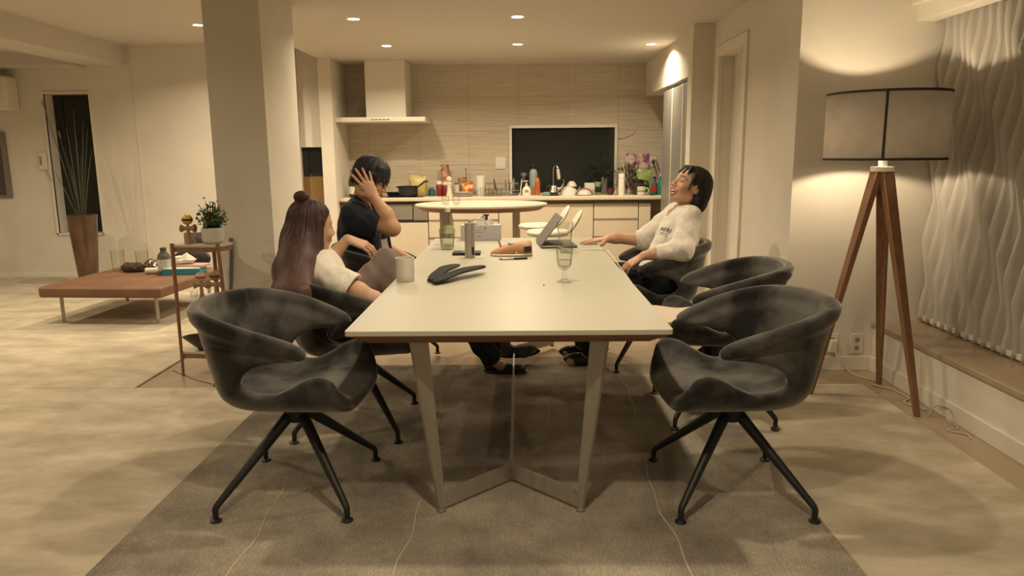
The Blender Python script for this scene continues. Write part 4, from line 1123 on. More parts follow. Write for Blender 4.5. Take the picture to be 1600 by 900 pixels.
for i in range(70):
    a = rr.uniform(0, 2 * pi); r = rr.uniform(.02, .19); c = Vector((r * cos(a), .5 * r * sin(a) * .6, .22 + rr.uniform(0, .28) - r * .35))
    d = Vector((cos(a), .4 * sin(a), rr.uniform(-.3, .5))).normalized(); w = d.cross(Vector((0, 0, 1))).normalized(); L = rr.uniform(.05, .10)
    mbL._add([c, c + d * L * .5 + w * L * .22, c + d * L, c + d * L * .5 - w * L * .22], [(0, 1, 2, 3)])
    if i < 12: mbL.tube([(0, 0, .1), c], .002, 4)
obj('foliage', mbL, col('dark_leaf', (.020, .045, .020), .5), t)
bowl('berry_bowl', 'dark red bowl between the grey vase and the white cylinder', KX(940), 8.72, WZ, .055, .075, col('dark_red_glaze', (.10, .02, .02), .3))
COL.objects['berry_bowl'].pop('group', None)
lathe_thing('white_cylinder', 'tall plain white cylinder standing at the worktop front', 'canister', KX(954), 8.56, WZ, [('body', [(0, 0), (.036, 0), (.036, .245), (.032, .25), (0, .25)], M['paper']), ('lid_line', [(.0363, .20), (.0363, .203)], M['cab_gap'])])
t = thing('dried_bouquet', 'dark dried bouquet with stalks, leaning right of the kitchen window', 'bouquet', (KX(971), 8.80, WZ))
mbL = MB(); rr = random.Random(9)
for i in range(90):
    h = rr.uniform(.05, .33); c = Vector((rr.gauss(0, .045), rr.gauss(0, .03), h)); d = Vector((rr.uniform(-.7, .5), rr.uniform(-.4, .4), 1)).normalized(); w = d.cross(Vector((rr.uniform(-1, 1), 1, 0))).normalized(); L = rr.uniform(.04, .07)
    mbL._add([c, c + d * L * .5 + w * L * .3, c + d * L, c + d * L * .5 - w * L * .3], [(0, 1, 2, 3)])
obj('dry_leaves', mbL, col('grey_green_dry', (.07, .065, .045), .8, col2=(.13, .10, .07), nscale=20), t)
for dx, h in ((-.05, .42), (-.085, .36)): obj('stalk', MB().tube([(0, 0, .0), (dx, 0, h)], .005, 6), M['cab'], t)
bag('snack_bag', 'large pink and white patterned snack bag, topmost at the right end', (KX(986), 8.93, WZ + .0), .26, .10, .47, [(.50, .40, .32), (.20, .05, .12)], 11, nscale=13)
bag('green_bag', 'bright green snack bag in front of the pink patterned bag', (KX(993), 8.80, WZ), .17, .09, .29, [(.13, .21, .05), (.30, .36, .13)], 12, nscale=10)
t = thing('coffee_pot', 'glass coffee pot with a black lid and handle behind the white mug', 'coffee pot', (KX(983), 8.70, WZ))
obj('glass_body', MB().lathe([(0, 0), (.06, 0), (.066, .02), (.066, .10), (.058, .14), (0, .14)], n=32), col('dark_coffee', (.06, .045, .035), .1), t)
obj('lid', MB().lathe([(0, .139), (.06, .139), (.062, .165), (.04, .178), (0, .18)], n=28), M['black'], t)
obj('handle', MB().tube(catmull([(.055, 0, .155), (.10, 0, .15), (.112, 0, .08), (.085, 0, .03), (.06, 0, .03)], 6, False).tolist(), .009, 8), M['black'], t)
def mug(name, label, loc, r, h, m, handle=True, hz=0, printm=None):
    t = thing(name, label, 'mug', loc)
    obj('cup_body', MB().lathe([(0, 0), (r * .9, 0), (r * .97, .004), (r, h * .3), (r, h), (r - .0045, h), (r - .0045, h * .3), (r * .85, .008), (0, .008)], n=40), m, t)
    if handle: obj('handle', MB().tube(catmull([(r - .002, 0, h * .8), (r * 1.55, 0, h * .8), (r * 1.6, 0, h * .35), (r - .002, 0, h * .2)], 6, False).tolist(), .006, 8), m, t)
    if printm: obj('print', MB().lathe([(r + .0006, h * .4), (r + .0006, h * .62)], n=40), printm, t)
    return t
mug('white_mug', 'white mug with a green print in front of the coffee pot', (KX(983.5), 8.52, WZ), .048, .10, M['pot'], printm=col('green_print', (.28, .34, .12), .5))
M['tealglass'] = col('teal_bottle_plastic', (.01, .17, .13), .15)
lathe_thing('teal_bottle', 'teal green bottle near the right end of the worktop', 'bottle', KX(1015.5), 8.58, WZ,
            [('bottle_body', [(0, 0), (.045, 0), (.05, .02), (.05, .10), (.03, .165), (.022, .18), (0, .18)], M['tealglass']), ('cap', [(0, .179), (.024, .179), (.022, .215), (0, .216)], M['tealglass'])])
lathe_thing('sauce_bottle', 'dark bottle with a red label left of the teal bottle', 'bottle', KX(1005.5), 8.62, WZ,
            [('bottle_body', [(0, 0), (.034, 0), (.036, .01), (.036, .12), (.02, .155), (.016, .19), (0, .19)], M['greencap']), ('paper_label', [(.0367, .035), (.0367, .115)], M['redband']), ('cap', [(0, .189), (.02, .189), (.02, .21), (0, .21)], M['black'])])
bowl('teal_tray', 'low teal dish under the red-labelled bottle', KX(1000), 8.52, WZ, .045, .022, M['tealglass']); COL.objects['teal_tray'].pop('group', None)
t = thing('boxy_appliance', 'white boxy appliance with a black knob at the right end of the worktop', 'appliance', (KX(1026), 8.80, WZ))
obj('case', box(-.055, .055, -.10, .12, .006, .235, bev=.006), M['ivory'], t)
obj('knob', MB().ico((.045, -.103, .13), .009, 2), M['black'], t)
obj('foot_rail', box(-.05, .05, -.09, .11, 0, .0065), M['black'], t)
cord('bag_tie', 'thin loose wire curling on the tiles above the snack bag', [(1.20, 9.043, 1.50), (1.30, 9.043, 1.515), (1.385, 9.043, 1.56), (1.405, 9.043, 1.60)], .003, M['cab_gap'])

# ================================================================== HIGH OVAL TABLE AND WHITE STOOLS
t = thing('oval_table', 'high oval white table with a dark brown edge in front of the kitchen', 'table', (-.365, 7.20, FZ))
obj('tabletop', MB().lathe([(0, .842 - FZ), (.640, .842 - FZ), (.644, .851 - FZ), (.640, .860 - FZ), (0, .860 - FZ)], n=72, sy=.80), M['tabletop'], t)
obj('bevelled_edge', MB().lathe([(0, .80 - FZ), (.575, .80 - FZ), (.636, .842 - FZ), (0, .842 - FZ)], n=72, sy=.80), M['mahogany'], t)
for x, w in ((-.345, .048), (.34, .036)):
    obj('leg', box(x - w, x + w, -.15, .15, .012, .80 - FZ), M['steel'], t, bevel=.003)
    obj('foot_plate', box(x - .07, x + .07, -.24, .24, 0, .012), M['steel'], t, bevel=.003)
tumbler('shot_glass', 'small heavy-based glass on the oval table, left of the pair', 'glass', (-.695, 7.02, .861), .088, .028, .038, 'small glasses on the oval table', fill=.2)
tumbler('shot_glass', 'small heavy-based glass on the oval table, right of the pair', 'glass', (-.590, 7.00, .861), .088, .028, .038, 'small glasses on the oval table', fill=.2)
M['shellwhite'] = col('white_shell', (.60, .57, .48), .4)
def shell_ellipsoid(rx, ry, rz, R=None): return MB().ico((0, 0, 0), (rx, ry, rz), 3)
for i, (x, y, lab, yaw) in enumerate(((.235, 6.0, 'white stool with an egg-shaped back, nearer the laptop', 0), (.17, 6.55, 'white stool with an egg-shaped back, farther from the laptop', 4))):
    t = thing('white_stool', lab, 'stool', (x, y, FZ), radians(yaw), 'white egg-backed stools behind the long table')
    obj('seat', MB().lathe([(0, .685), (.10, .675), (.165, .69), (.175, .715), (.165, .728), (.08, .715), (0, .712)], n=40, sy=1.1), M['shellwhite'], t)
    o = obj('backrest', MB().ico((0, 0, 0), (.022, .125, .105), 3), M['shellwhite'], t); o.location = (.225, 0, .80); o.rotation_euler = (0, radians(30), 0)
    obj('back_bracket', MB().tube([(.13, 0, .70), (.19, 0, .72), (.215, 0, .77)], .012, 8), M['shellwhite'], t)
    obj('column', MB().tube([(0, 0, .02), (0, 0, .69)], .022, 14), M['steel'], t)
    obj('base', MB().lathe([(0, 0), (.19, 0), (.19, .008), (.03, .022), (0, .022)], n=36), M['steel'], t)
    obj('lever', box(-.012, .012, -.20, -.02, .66, .67), M['black'], t)

# ================================================================== THINGS ON THE LONG TABLE
TZ = TH
t = mug('handleless_mug', 'handleless beige mug at the left edge of the long table', (-.535, 3.405, TZ), .043, .112, M['pot'], handle=False)
M['blackrubber'] = mat('black_rubber', (.011, .012, .013), .7, spec=.25, bump=.05, bscale=150)
def insole(label, loc, rz, L, tilt):
    t = thing('black_insole', label, 'insole', loc, rz, 'black insoles on the long table')
    NU = 26; mb = MB(); vs_ = []
    for i in range(NU + 1):
        u = i / NU; w = .047 * (sin(pi * min(1, max(0.0, u)) ** .8) ** .45 if 0 < u < 1 else 0.05) * (.72 + .38 * u - .22 * math.exp(-((u - .42) / .16) ** 2)) + .004
        zz = .012 + tilt * (u ** 1.3) * .06 + .012 * sin(pi * u)
        for e, zo in ((-1, 0), (-.6, -.007), (.6, -.007), (1, 0), (.85, .006), (0, .004), (-.85, .006)):
            vs_.append((L * u, e * w + .008 * sin(pi * u), zz + zo))
    k = 7
    fs = [(i * k + j, i * k + (j + 1) % k, (i + 1) * k + (j + 1) % k, (i + 1) * k + j) for i in range(NU) for j in range(k)] + [tuple(range(k)), tuple(range(NU * k + k - 1, NU * k - 1, -1))]
    mb._add(vs_, fs)
    obj('sole', mb, M['blackrubber'], t)
    obj('heel_edge', MB().tube([(.005, -.02, .012), (-.002, 0, .012), (.005, .02, .012)], .006, 8), M['blackrubber'], t)
    return t
insole('black curved insole on the long table, the front and longer one of the pair', (-.385, 3.290, TZ + .0005), radians(58), .40, .35)
insole('black curved insole on the long table, the one lying behind its twin', (-.405, 3.345, TZ + .0005), radians(76), .37, .30)
tumbler('water_tumbler', 'ridged glass of water at the far left of the long table', 'glass', (-.448, 4.565, TZ), .128, .040, .052, fill=.72, facets=1)
t = thing('water_bottle', 'clear plastic bottle with a white cap behind the ridged glass', 'bottle', (-.462, 4.76, TZ))
obj('bottle_body', MB().lathe([(0, 0), (.036, 0), (.040, .008), (.040, .06), (.037, .075), (.040, .09), (.040, .155), (.030, .19), (.017, .205), (.016, .22), (.0145, .22), (.028, .188), (.038, .155), (.038, .01), (0, .006)], n=32), M['glass'], t)
obj('paper_label', MB().lathe([(.0408, .08), (.0408, .135)], n=32), mat('green_white_label', (.55, .56, .42), .5, col2=(.30, .42, .10), nscale=14), t)
obj('cap', MB().lathe([(0, .218), (.019, .218), (.019, .245), (0, .246)], n=24), M['paper'], t)
t = thing('tissue_box', 'pale grey printed tissue box at the far end of the long table', 'tissue box', (-.262, 5.085, TZ))
obj('carton', box(-.138, .138, -.055, .055, 0, .105), mat('grey_tissue_carton', (.45, .43, .44), .6), t, bevel=.003)
for k, (x, z, w, h) in enumerate(((-.055, .055, .005, .008), (-.036, .055, .004, .006), (-.018, .055, .005, .006), (.0, .055, .005, .007), (.012, .058, .003, .004), (.03, .083, .005, .022), (-.02, .070, .022, .003), (-.012, .028, .014, .004))):
    obj('printed_mark', box(x - w, x + w, -.0558, -.0548, z - h / 2, z + h / 2), M['greyfront'], t)
mb = MB(); rr = random.Random(4); NU = 9
def tis(u, v):
    r = .055 * (1 - v); a = 2 * pi * u
    return (r * cos(a) * 1.5 + .018 * sin(3 * a) * (1 - v) + .02 * v, r * .5 * sin(a) + .01 * cos(4 * a), .100 + .075 * v + .012 * sin(5 * a) * (1 - v))
obj('tissue', MB().grid(tis, 28, 8), M['paper'], t, solid=.001)
t = thing('hand_grinder', 'brushed steel hand coffee grinder with a crank and black knob', 'coffee grinder', (-.282, 4.185, TZ))
obj('grinder_body', MB().lathe([(0, 0), (.0285, 0), (.0285, .195), (.027, .200), (0, .200)], n=40), M['steel'], t)
obj('catch_slot', box(.014, .026, -.0290, -.016, .02, .062), M['black'], t)
obj('axle', MB().lathe([(0, .199), (.008, .199), (.006, .214), (0, .215)], n=14), M['steel'], t)
obj('crank', MB().tube([(-.006, 0, .208), (.02, 0, .218), (.098, -.004, .218)], [.005, .004, .004], 8), M['steel'], t)
obj('knob', MB().lathe([(0, .216), (.007, .216), (.007, .238), (.017, .242), (.017, .248), (0, .249)], c=(.098, -.004, 0), n=20), M['black'], t)
t = thing('black_notebook', 'small black notebook lying behind the steel coffee grinder', 'notebook', (-.308, 4.33, TZ))
obj('cover', box(-.084, .08, -.055, .05, 0, .016), M['black'], t, bevel=.002)
obj('strap', box(-.03, .02, -.056, .051, .0155, .0172), mat('grey_band', (.16, .12, .11), .6), t)
# leather pouch: a boxy soft body lofted along its length
t = thing('pencil_pouch', 'tan leather pencil pouch with black tabs in the middle of the long table', 'pouch', (-.045, 4.27, TZ))
M['tanpouch'] = mat('tan_pouch_leather', (.46, .235, .11), .5, col2=(.40, .195, .085), nscale=9, bump=.04, bscale=160)
ST = [(-.122, .004, .008, .0), (-.118, .024, .022, .0), (-.10, .040, .034, .0), (-.06, .052, .050, .004), (-.01, .058, .068, .008), (.05, .062, .078, .012), (.09, .062, .082, .014), (.112, .058, .080, .016), (.120, .050, .066, .016), (.122, .01, .03, .016)]
xs = [q[0] for q in ST]
def pouchf(u, v):
    x = xs[0] + (xs[-1] - xs[0]) * (.5 - .5 * cos(pi * u)); dh = np.interp(x, xs, [q[1] for q in ST]); zh = np.interp(x, xs, [q[2] for q in ST]); yc = np.interp(x, xs, [q[3] for q in ST])
    a = 2 * pi * v; cy_ = np.sign(cos(a)) * abs(cos(a)) ** .62; cz_ = np.sign(sin(a)) * abs(sin(a)) ** .62
    dent = -.006 * math.exp(-((cy_ + .1) / .35) ** 2) * (cz_ > 0) + .003 * sin(40 * x + 3 * a) * (.4 + .6 * (cz_ > 0))
    return (x, yc + dh * cy_ * (1.06 - .16 * (cz_ > 0) * cz_), .001 + zh * .5 * (1 + cz_) + dent * (zh / .08))
obj('pouch_body', MB().grid(pouchf, 40, 44), M['tanpouch'], t, angle=70)
for x, y, z, rx, rz in ((.005, -.012, .072, 14, 14), (.095, -.052, .042, 68, 20)):
    o = obj('black_tab', box(-.022, .022, -.016, .016, -.004, .004), M['black'], t, bevel=.002); o.location = (x, y, z); o.rotation_euler = (radians(rx), 0, radians(rz))
for x, y, z in ((-.085, -.044, .026), (.03, -.055, .020)):
    obj('snap', MB().ico((x, y, z), (.007, .006, .007), 2), M['steel'], t)
obj('zip_pull', MB().tube([(-.062, .015, .050), (-.074, .02, .085)], [.007, .005], 8), M['tanpouch'], t)
obj('zip_band', MB().tube(catmull([(-.112, -.040, .008), (-.05, -.058, .008), (.04, -.058, .009), (.115, -.040, .010)], 6, False).tolist(), .007, 8), M['cab'], t)
t = thing('fountain_pen', 'black and silver pen lying in front of the tan pouch', 'pen', (-.03, 4.085, TZ + .0065), radians(14))
obj('barrel', MB().tube([(-.07, 0, 0), (.0, 0, 0)], .0055, 12), M['steel'], t)
obj('cap', MB().tube([(.0, 0, 0), (.078, 0, 0)], .0062, 12), M['black'], t)
obj('tip', MB().tube([(-.085, 0, 0), (-.07, 0, 0)], [.002, .0055], 12), M['black'], t)
# laptop seen from its side, screen facing the laughing woman
t = thing('laptop', 'open grey laptop at the far end, its screen facing the laughing woman', 'laptop', (.17, 4.74, TZ), radians(4))
M['alu'] = mat('grey_aluminium', (.21, .20, .19), .4, metal=.6)
obj('base', box(-.045, .185, -.17, .17, .004, .016), M['alu'], t, bevel=.004)
obj('keyboard', box(-.02, .10, -.15, .15, .016, .0175), M['black'], t)
o = obj('screen_lid', box(-.004, .004, -.17, .17, 0, .225), M['alu'], t, bevel=.003); o.location = (-.045, 0, .016); o.rotation_euler = (0, radians(37), 0)
sc_ = obj('screen', box(.0042, .005, -.155, .155, .012, .215), M['glassdark'], o)
tumbler('tall_glass', 'tall empty faceted glass standing in front of the laptop', 'glass', (.275, 4.385, TZ), .182, .030, .050, facets=1)
t = thing('footed_glass', 'footed glass with a little water at the front right of the long table', 'glass', (.207, 3.335, TZ))
obj('glass_bowl', MB().lathe([(0, .058), (.012, .060), (.030, .075), (.034, .10), (.0405, .183), (.0385, .183), (.0318, .10), (.027, .078), (0, .066)], n=40), M['glass'], t)
obj('stem', MB().lathe([(0, 0), (.036, 0), (.036, .004), (.018, .012), (.009, .022), (.013, .034), (.009, .046), (.012, .060), (0, .0575)], n=32), M['glass'], t)
obj('water', MB().lathe([(0, .0665), (.0268, .0785), (.0312, .10), (.0316, .106), (0, .106)], n=40), M['water'], t)
cord('charging_cable', 'pale cable from the laptop across the long table and over its right edge', [(.235, 4.58, TZ + .012), (.30, 4.50, TZ + .003), (.40, 4.475, TZ + .003), (.515, 4.455, TZ + .004), (.545, 4.40, TZ - .01), (.60, 4.15, .66), (.66, 3.85, .565), (.70, 3.70, .50)], .0035, M['ivory'])
o = obj('lint', MB().ico((.11, 3.26, TZ + .002), .004, 2), M['walnut']); tag(o, 'tiny brown crumb on the long table, left of the footed glass', 'crumb')
# pale cloth on the second chair's seat
def clothf(u, v):
    x = -.20 + .40 * u; y = -.175 + .36 * v
    return (x, y, .054 + .004 * sin(38 * v + 3 * u) + .02 * (2 * u - 1) ** 2 * (v - .2) + .006 * sin(9 * u))
o = obj('folded_cloth', MB().grid(clothf, 24, 40), mat('pale_pink_cloth', (.66, .56, .46), .85, bump=.08, bscale=90), solid=.018)
o.location = (.86, 3.68, .455); o.rotation_euler = (0, 0, radians(4)); tag(o, 'pale pinkish folded cloth lying on the seat of the second right chair', 'cloth')

# ================================================================== PEOPLE
def unit(v): v = np.array(v, float); return v / np.linalg.norm(v)
def frame(fwd, up):
    """rows: forward, left, up"""
    f = unit(fwd); u = np.array(up, float); u = unit(u - f * (u @ f)); l = np.cross(u, f); return np.array([f, l, u])

class Head:
    def __init__(s, c, fwd, up, k=1.0): s.c = np.array(c, float); s.R = frame(fwd, up); s.k = k
    def w(s, p): return s.c + (np.array(p, float) * s.k) @ s.R
    def ell(s, F, p, r, kk=.012, op='add', tilt=None):
        F.ell(s.w(p), np.array(r) * s.k, s.R if tilt is None else tilt @ s.R, kk * s.k, op)
    def cap(s, F, p, q, r1, r2=None, kk=.008, op='add'):
        F.cap(s.w(p), s.w(q), r1 * s.k, (r2 if r2 is not None else r1) * s.k, kk * s.k, op)
    def local(s, V): return ((V - s.c) @ s.R.T) / s.k

def build_head(F, H, mouth='closed', fem=True):
    H.ell(F, (-.012, 0, .030), (.096, .076, .086), .02)                       # skull
    H.ell(F, (.026, 0, -.035), (.062, .060, .078), .03)                       # face
    H.ell(F, (.050, 0, -.090), (.030, .034, .024), .022)                      # jaw and chin
    H.cap(F, (.000, .050, -.070), (.050, .018, -.098), .022, .018, .02); H.cap(F, (.0, -.050, -.070), (.050, -.018, -.098), .022, .018, .02)
    for s in (-1, 1):
        H.cap(F, (.082, s * .012, .020), (.066, s * .046, .018), .008, .007, .012)   # brow ridge
        H.ell(F, (.094, s * .031, -.002), (.013, .017, .011), .012, 'sub')           # eye socket
        H.ell(F, (.071, s * .031, -.002), (.0135, .0145, .0125), .003)               # eyeball and lid
        H.ell(F, (.062, s * .040, -.036), (.022, .021, .020), .018)                  # cheek
        # ear
        H.ell(F, (-.008, s * .076, -.014), (.019, .008, .031), .006)
        H.ell(F, (-.004, s * .084, -.010), (.010, .005, .018), .004, 'sub')
    H.cap(F, (.084, 0, .008), (.104, 0, -.034), .0075, .0115, .010)           # nose
    for s in (-1, 1): H.ell(F, (.095, s * .0125, -.038), (.010, .008, .008), .006)
    H.ell(F, (.074, 0, -.066), (.022, .028, .022), .016)                      # mouth mound
    if mouth == 'laugh':
        H.ell(F, (.094, 0, -.072), (.022, .030, .0180), .004, 'sub')
        H.cap(F, (.086, -.029, -.060), (.0965, 0, -.0535), .0045, .0055, .004); H.cap(F, (.086, .029, -.060), (.0965, 0, -.0535), .0045, .0055, .004)
        H.cap(F, (.080, -.024, -.080), (.089, 0, -.092), .0045, .0065, .004); H.cap(F, (.080, .024, -.080), (.089, 0, -.092), .0045, .0065, .004)
    else:
        H.cap(F, (.088, -.023, -.064), (.0965, 0, -.0625), .0035, .0055, .004); H.cap(F, (.088, .023, -.064), (.0965, 0, -.0625), .0035, .0055, .004)
        H.cap(F, (.086, -.018, -.072), (.0935, 0, -.0745), .004, .006, .004); H.cap(F, (.086, .018, -.072), (.0935, 0, -.0745), .004, .006, .004)

def face_mats(H, V, Q, o, mouth):
    """lip, lid-line and brow colours picked by place on the face; returns nothing"""
    c = H.local(V[Q].mean(1)); x, y, z = c[:, 0], np.abs(c[:, 1]), c[:, 2]
    mi = np.zeros(len(Q), np.int32)
    if mouth == 'laugh':
        lip = (x > .072) & (y < .035) & (z < -.047) & (z > -.100)
        inn = (y / .0265) ** 2 + ((z + .0725) / .0155) ** 2 < 1
        lipring = (y / .034) ** 2 + ((z + .073) / .0255) ** 2 < 1
        mi[lip & lipring] = 1; mi[lip & inn & (x < .092)] = 2
    else:
        lip = (x > .080) & (((y / .026) ** 2 + ((z + .068) / .0105) ** 2) < 1); mi[lip] = 1
        mi[lip & (np.abs(z + .0685) < .0016)] = 3
    lid = (x > .068) & (np.abs(y - .031) < .0145) & (np.abs(z + .005 - .06 * (y - .031) ** 2 * 50 + .0) < .0024)
    mi[lid] = 3
    brow = (x > .055) & (y > .012) & (y < .048) & (np.abs(z - .0225 - .003 * np.sin((y - .012) / .036 * pi)) < .0036)
    mi[brow] = 3
    mi[(x > .062) & (np.hypot(y - .040, (z + .036)) < .014)] = np.where(mi[(x > .062) & (np.hypot(y - .040, (z + .036)) < .014)] == 0, 4, mi[(x > .062) & (np.hypot(y - .040, (z + .036)) < .014)])
    o.data.polygons.foreach_set('material_index', mi)

def hand(F, wrist, to, back, thumb_side, curl=(.2, .2, .2, .2), spread=.06, thumb=(.5, .3), k=1.0, finger_mid=None):
    """wrist point, direction towards the fingers, direction out of the back of the hand, thumb_side +-1 picks the side (cross(to, back))"""
    w = np.array(wrist, float); d = unit(to); b = np.array(back, float); b = unit(b - d * (b @ d)); sd = np.cross(d, b) * thumb_side
    kn = []
    for i, off in enumerate((.030, .010, -.010, -.029)):      # index, middle, ring, little
        L = (.088, .092, .086, .078)[i] * k
        base = w + sd * off * .55 * k + d * .008; kp = w + d * L + sd * off * k + b * (.004 if i in (1, 2) else 0) * k
        F.cap(base, kp, .0145 * k, .0105 * k, .012 * k, flat=b, fs=.85)
        kn.append(kp)
    for i, kp in enumerate(kn):
        a = curl[i]; ln = np.array([(.042, .026, .020), (.047, .030, .021), (.043, .028, .020), (.033, .021, .018)][i]) * k
        ang = 0; p = kp; fd = unit(d + sd * spread * (1.5 - i))
        for j in range(3):
            ang += a * (1.0 if j else .8)
            v = fd * cos(ang) - b * sin(ang); q = p + v * ln[j]
            r = (.0088, .0080, .0071, .0060) ; sc = k * (.88 if i == 3 else 1)
            F.cap(p, q, r[j] * sc, r[j + 1] * sc, .004 * k); p = q
    t0 = w + d * .022 * k + sd * .020 * k - b * .006 * k
    t1 = t0 + unit(d * .75 + sd * thumb[0] * 1.4 - b * .35) * .042 * k
    t2 = t1 + unit(d * .95 + sd * thumb[1] - b * .25) * .032 * k
    t3 = t2 + unit(d * 1.0 + sd * (thumb[1] - .2) - b * .15) * .025 * k
    F.chain([t0, t1, t2, t3], [.0155 * k, .0115 * k, .0098 * k, .0075 * k], .008 * k)
    return kn

def skin_mats(tone):
    r, g, b = tone
    return [mat('skin', tone, .5, sss=.12, col2=(r * .93, g * .88, b * .84), nscale=9, spec=.35), mat('lips', (r * .84, g * .55, b * .52), .45, spec=.35), mat('mouth_inside', (.16, .03, .025), .5),
            mat('brow_and_lashes', (.030, .022, .018), .7), mat('blushed_skin', (r * 1.0, g * .88, b * .84), .5, sss=.12, spec=.35)]
def hair_strands(V, H, amp, freq, seed=0):
    """fine comb-like grooves running from the crown downwards"""
    L = H.local(V); a = np.arctan2(L[:, 1], L[:, 0] + .01)
    n = V - H.c; n /= np.linalg.norm(n, axis=1)[:, None] + 1e-9
    g = np.sin(a * freq + 9 * L[:, 2] + seed) * .6 + np.sin(a * freq * 2.3 + 5 * L[:, 2] + 2 + seed) * .4 + .5 * np.sin(a * freq * .37 + seed)
    return V + n * (amp * g * np.clip(np.hypot(L[:, 0] + .01, L[:, 1]) / .06, 0, 1) ** 1.5)[:, None]
def hair_mat(name, c1, c2, grad=None):
    m = mat(name, c1, .55, col2=c2, nscale=55, ndetail=4, nstretch=(1, 1, .07), spec=.4, ramp=(.4, .75))
    if grad:  # dyed lengths: colour changes down the hair
        z0, z1, tip = grad
        nt = m.node_tree; b = nt.nodes['Principled BSDF']; old = b.inputs['Base Color'].links[0].from_socket
        tc = nt.nodes.new('ShaderNodeTexCoord'); sp = nt.nodes.new('ShaderNodeSeparateXYZ'); mr = nt.nodes.new('ShaderNodeMapRange')
        mr.inputs[1].default_value = z0; mr.inputs[2].default_value = z1
        mx = nt.nodes.new('ShaderNodeMix'); mx.data_type = 'RGBA'; mx.inputs[7].default_value = (*tip, 1)
        nt.links.new(tc.outputs['Object'], sp.inputs[0]); nt.links.new(sp.outputs[2], mr.inputs[0]); nt.links.new(mr.outputs[0], mx.inputs[0]); nt.links.new(old, mx.inputs[6]); nt.links.new(mx.outputs[2], b.inputs['Base Color'])
    return m
def cloth(name, c, c2=None, rough=.85): m = mat(name, c, rough, col2=c2, nscale=5, bump=.75, bscale=17, bstretch=(1, 1, .55), spec=.15, sheen=.15); m.node_tree.nodes['Bump'].inputs['Distance'].default_value = .022; return m
FOLD = [((34, 22, -41), 0.3), ((-47, 30, 26), 1.7), ((18, -62, 35), 2.9), ((70, 40, 55), .8)]

HV = .0038
# ---------------------------------------------------------------- the laughing woman, right
root = thing('person', 'person in a white sweatshirt leaning back laughing, one hand flat on the table', 'person', (1.0, 4.62, 0), 0, None)
o0 = np.array((1.0, 4.62, 0))
HC = Head((1.052, 4.585, 1.132), (-.86, -.32, .42), (.40, .10, .91), 1.06)
F = SDF((.28, 4.22, -.0), (1.30, 5.02, 1.30), HV)
pel = (.90, 4.60, .555); abd = (.955, 4.60, .70); che = (1.005, 4.60, .845); nb = (1.050, 4.60, .985)
F.ell(pel, (.13, .165, .12), k=.05); F.cap(pel, abd, .125, .115, .06); F.ell(che, (.105, .150, .150), frame((-.9, 0, .35), (.3, 0, .95)), .06)
F.cap((1.030, 4.48, .934), (1.030, 4.72, .934), .056, .056, .05)
F.cap((1.035, 4.60, .96), HC.w((-.020, 0, -.06)), .054, .050, .03)
build_head(F, HC, 'laugh')
F.chain([(1.03, 4.455, .945), (.968, 4.335, .765), (.80, 4.345, .742)], [.052, .043, .034], .03); F.chain([(.80, 4.345, .742), (.745, 4.365, .728)], [.034, .027], .02)
hand(F, (.742, 4.366, .727), (-.80, .25, -.55), (-.3, -.35, .88), 1, (.22, .28, .32, .36), .03, (.45, .25), 1.05)
F.chain([(1.01, 4.745, .945), (.825, 4.855, .762), (.63, 4.81, .785), (.585, 4.80, .782)], [.052, .043, .032, .027], .03)
hand(F, (.582, 4.799, .782), (-.98, -.12, -.09), (-.05, -.10, 1), -1, (.06, .05, .06, .10), .07, (.6, .4))
for y, kx in ((4.51, .47), (4.69, .45)):
    F.chain([(.88, y, .54), (kx, y - .01, .545), (kx - .02, y, .12)], [.085, .060, .042], .04)
    F.chain([(kx - .01, y, .075), (kx - .15, y - .01, .045)], [.038, .030], .03)
body, V, Q = sdf_obj('body', F, skin_mats((.60, .375, .25)), root, 1, origin=o0)
face_mats(HC, V, Q, body, 'laugh')
mbT = MB()
for i in range(-5, 6):
    a = HC.w((.0900 - .00040 * i * i, i * .0049, -.0640)); fw = HC.R[0]; lf = HC.R[1]; up = HC.R[2]
    mbT.obox(a - o0, fw * .003, lf * .00235, up * .0068, .0008)
for i in range(-3, 4):
    a = HC.w((.0835 - .00042 * i * i, i * .0045, -.0805)); mbT.obox(a - o0, HC.R[0] * .003, HC.R[1] * .0021, HC.R[2] * .004, .0008)
obj('teeth', mbT, mat('teeth', (.72, .68, .58), .3), root)
HS = SDF((.90, 4.40, .90), (1.26, 4.80, 1.30), .0036)
HC.ell(HS, (-.030, 0, .036), (.104, .089, .090), .02)
HC.ell(HS, (-.066, 0, -.025), (.076, .094, .090), .03)
HC.ell(HS, (-.076, 0, -.080), (.064, .090, .046), .03); HC.ell(HS, (-.085, 0, -.10), (.045, .080, .030), .02)
HC.ell(HS, (.078, 0, .015), (.056, .080, .058), .010, 'sub'); HC.ell(HS, (.066, 0, -.060), (.088, .120, .080), .010, 'sub')
HC.ell(HS, (.000, -.088, -.030), (.034, .034, .042), .006, 'sub')
HC.ell(HS, (.005, 0, -.15), (.060, .052, .070), .01, 'sub')
for y0 in (-.050, -.018, .016, .048): HC.cap(HS, (.050, y0 * .7, .092), (.094 - abs(y0) * .45, y0 * 1.1, .050 - .006 * (y0 > 0)), .013, .004, .010)
HC.cap(HS, (.03, -.066, .07), (.040, -.078, .030), .012, .005, .01); HC.cap(HS, (.03, .068, .06), (.045, .079, -.04), .012, .004, .01)
sdf_obj('hair', HS, [hair_mat('black_hair', (.012, .011, .011), (.035, .031, .029))], root, 1, post=lambda V: hair_strands(V, HC, .0016, 46), origin=o0)
for s in (-1,):
    obj('earring', MB().tube([HC.w((-.012 + .010 * cos(a), s * .082, -.052 + .010 * sin(a))) - o0 for a in np.linspace(0, 6.28, 18)], .0016, 6), M['chrome'], root)
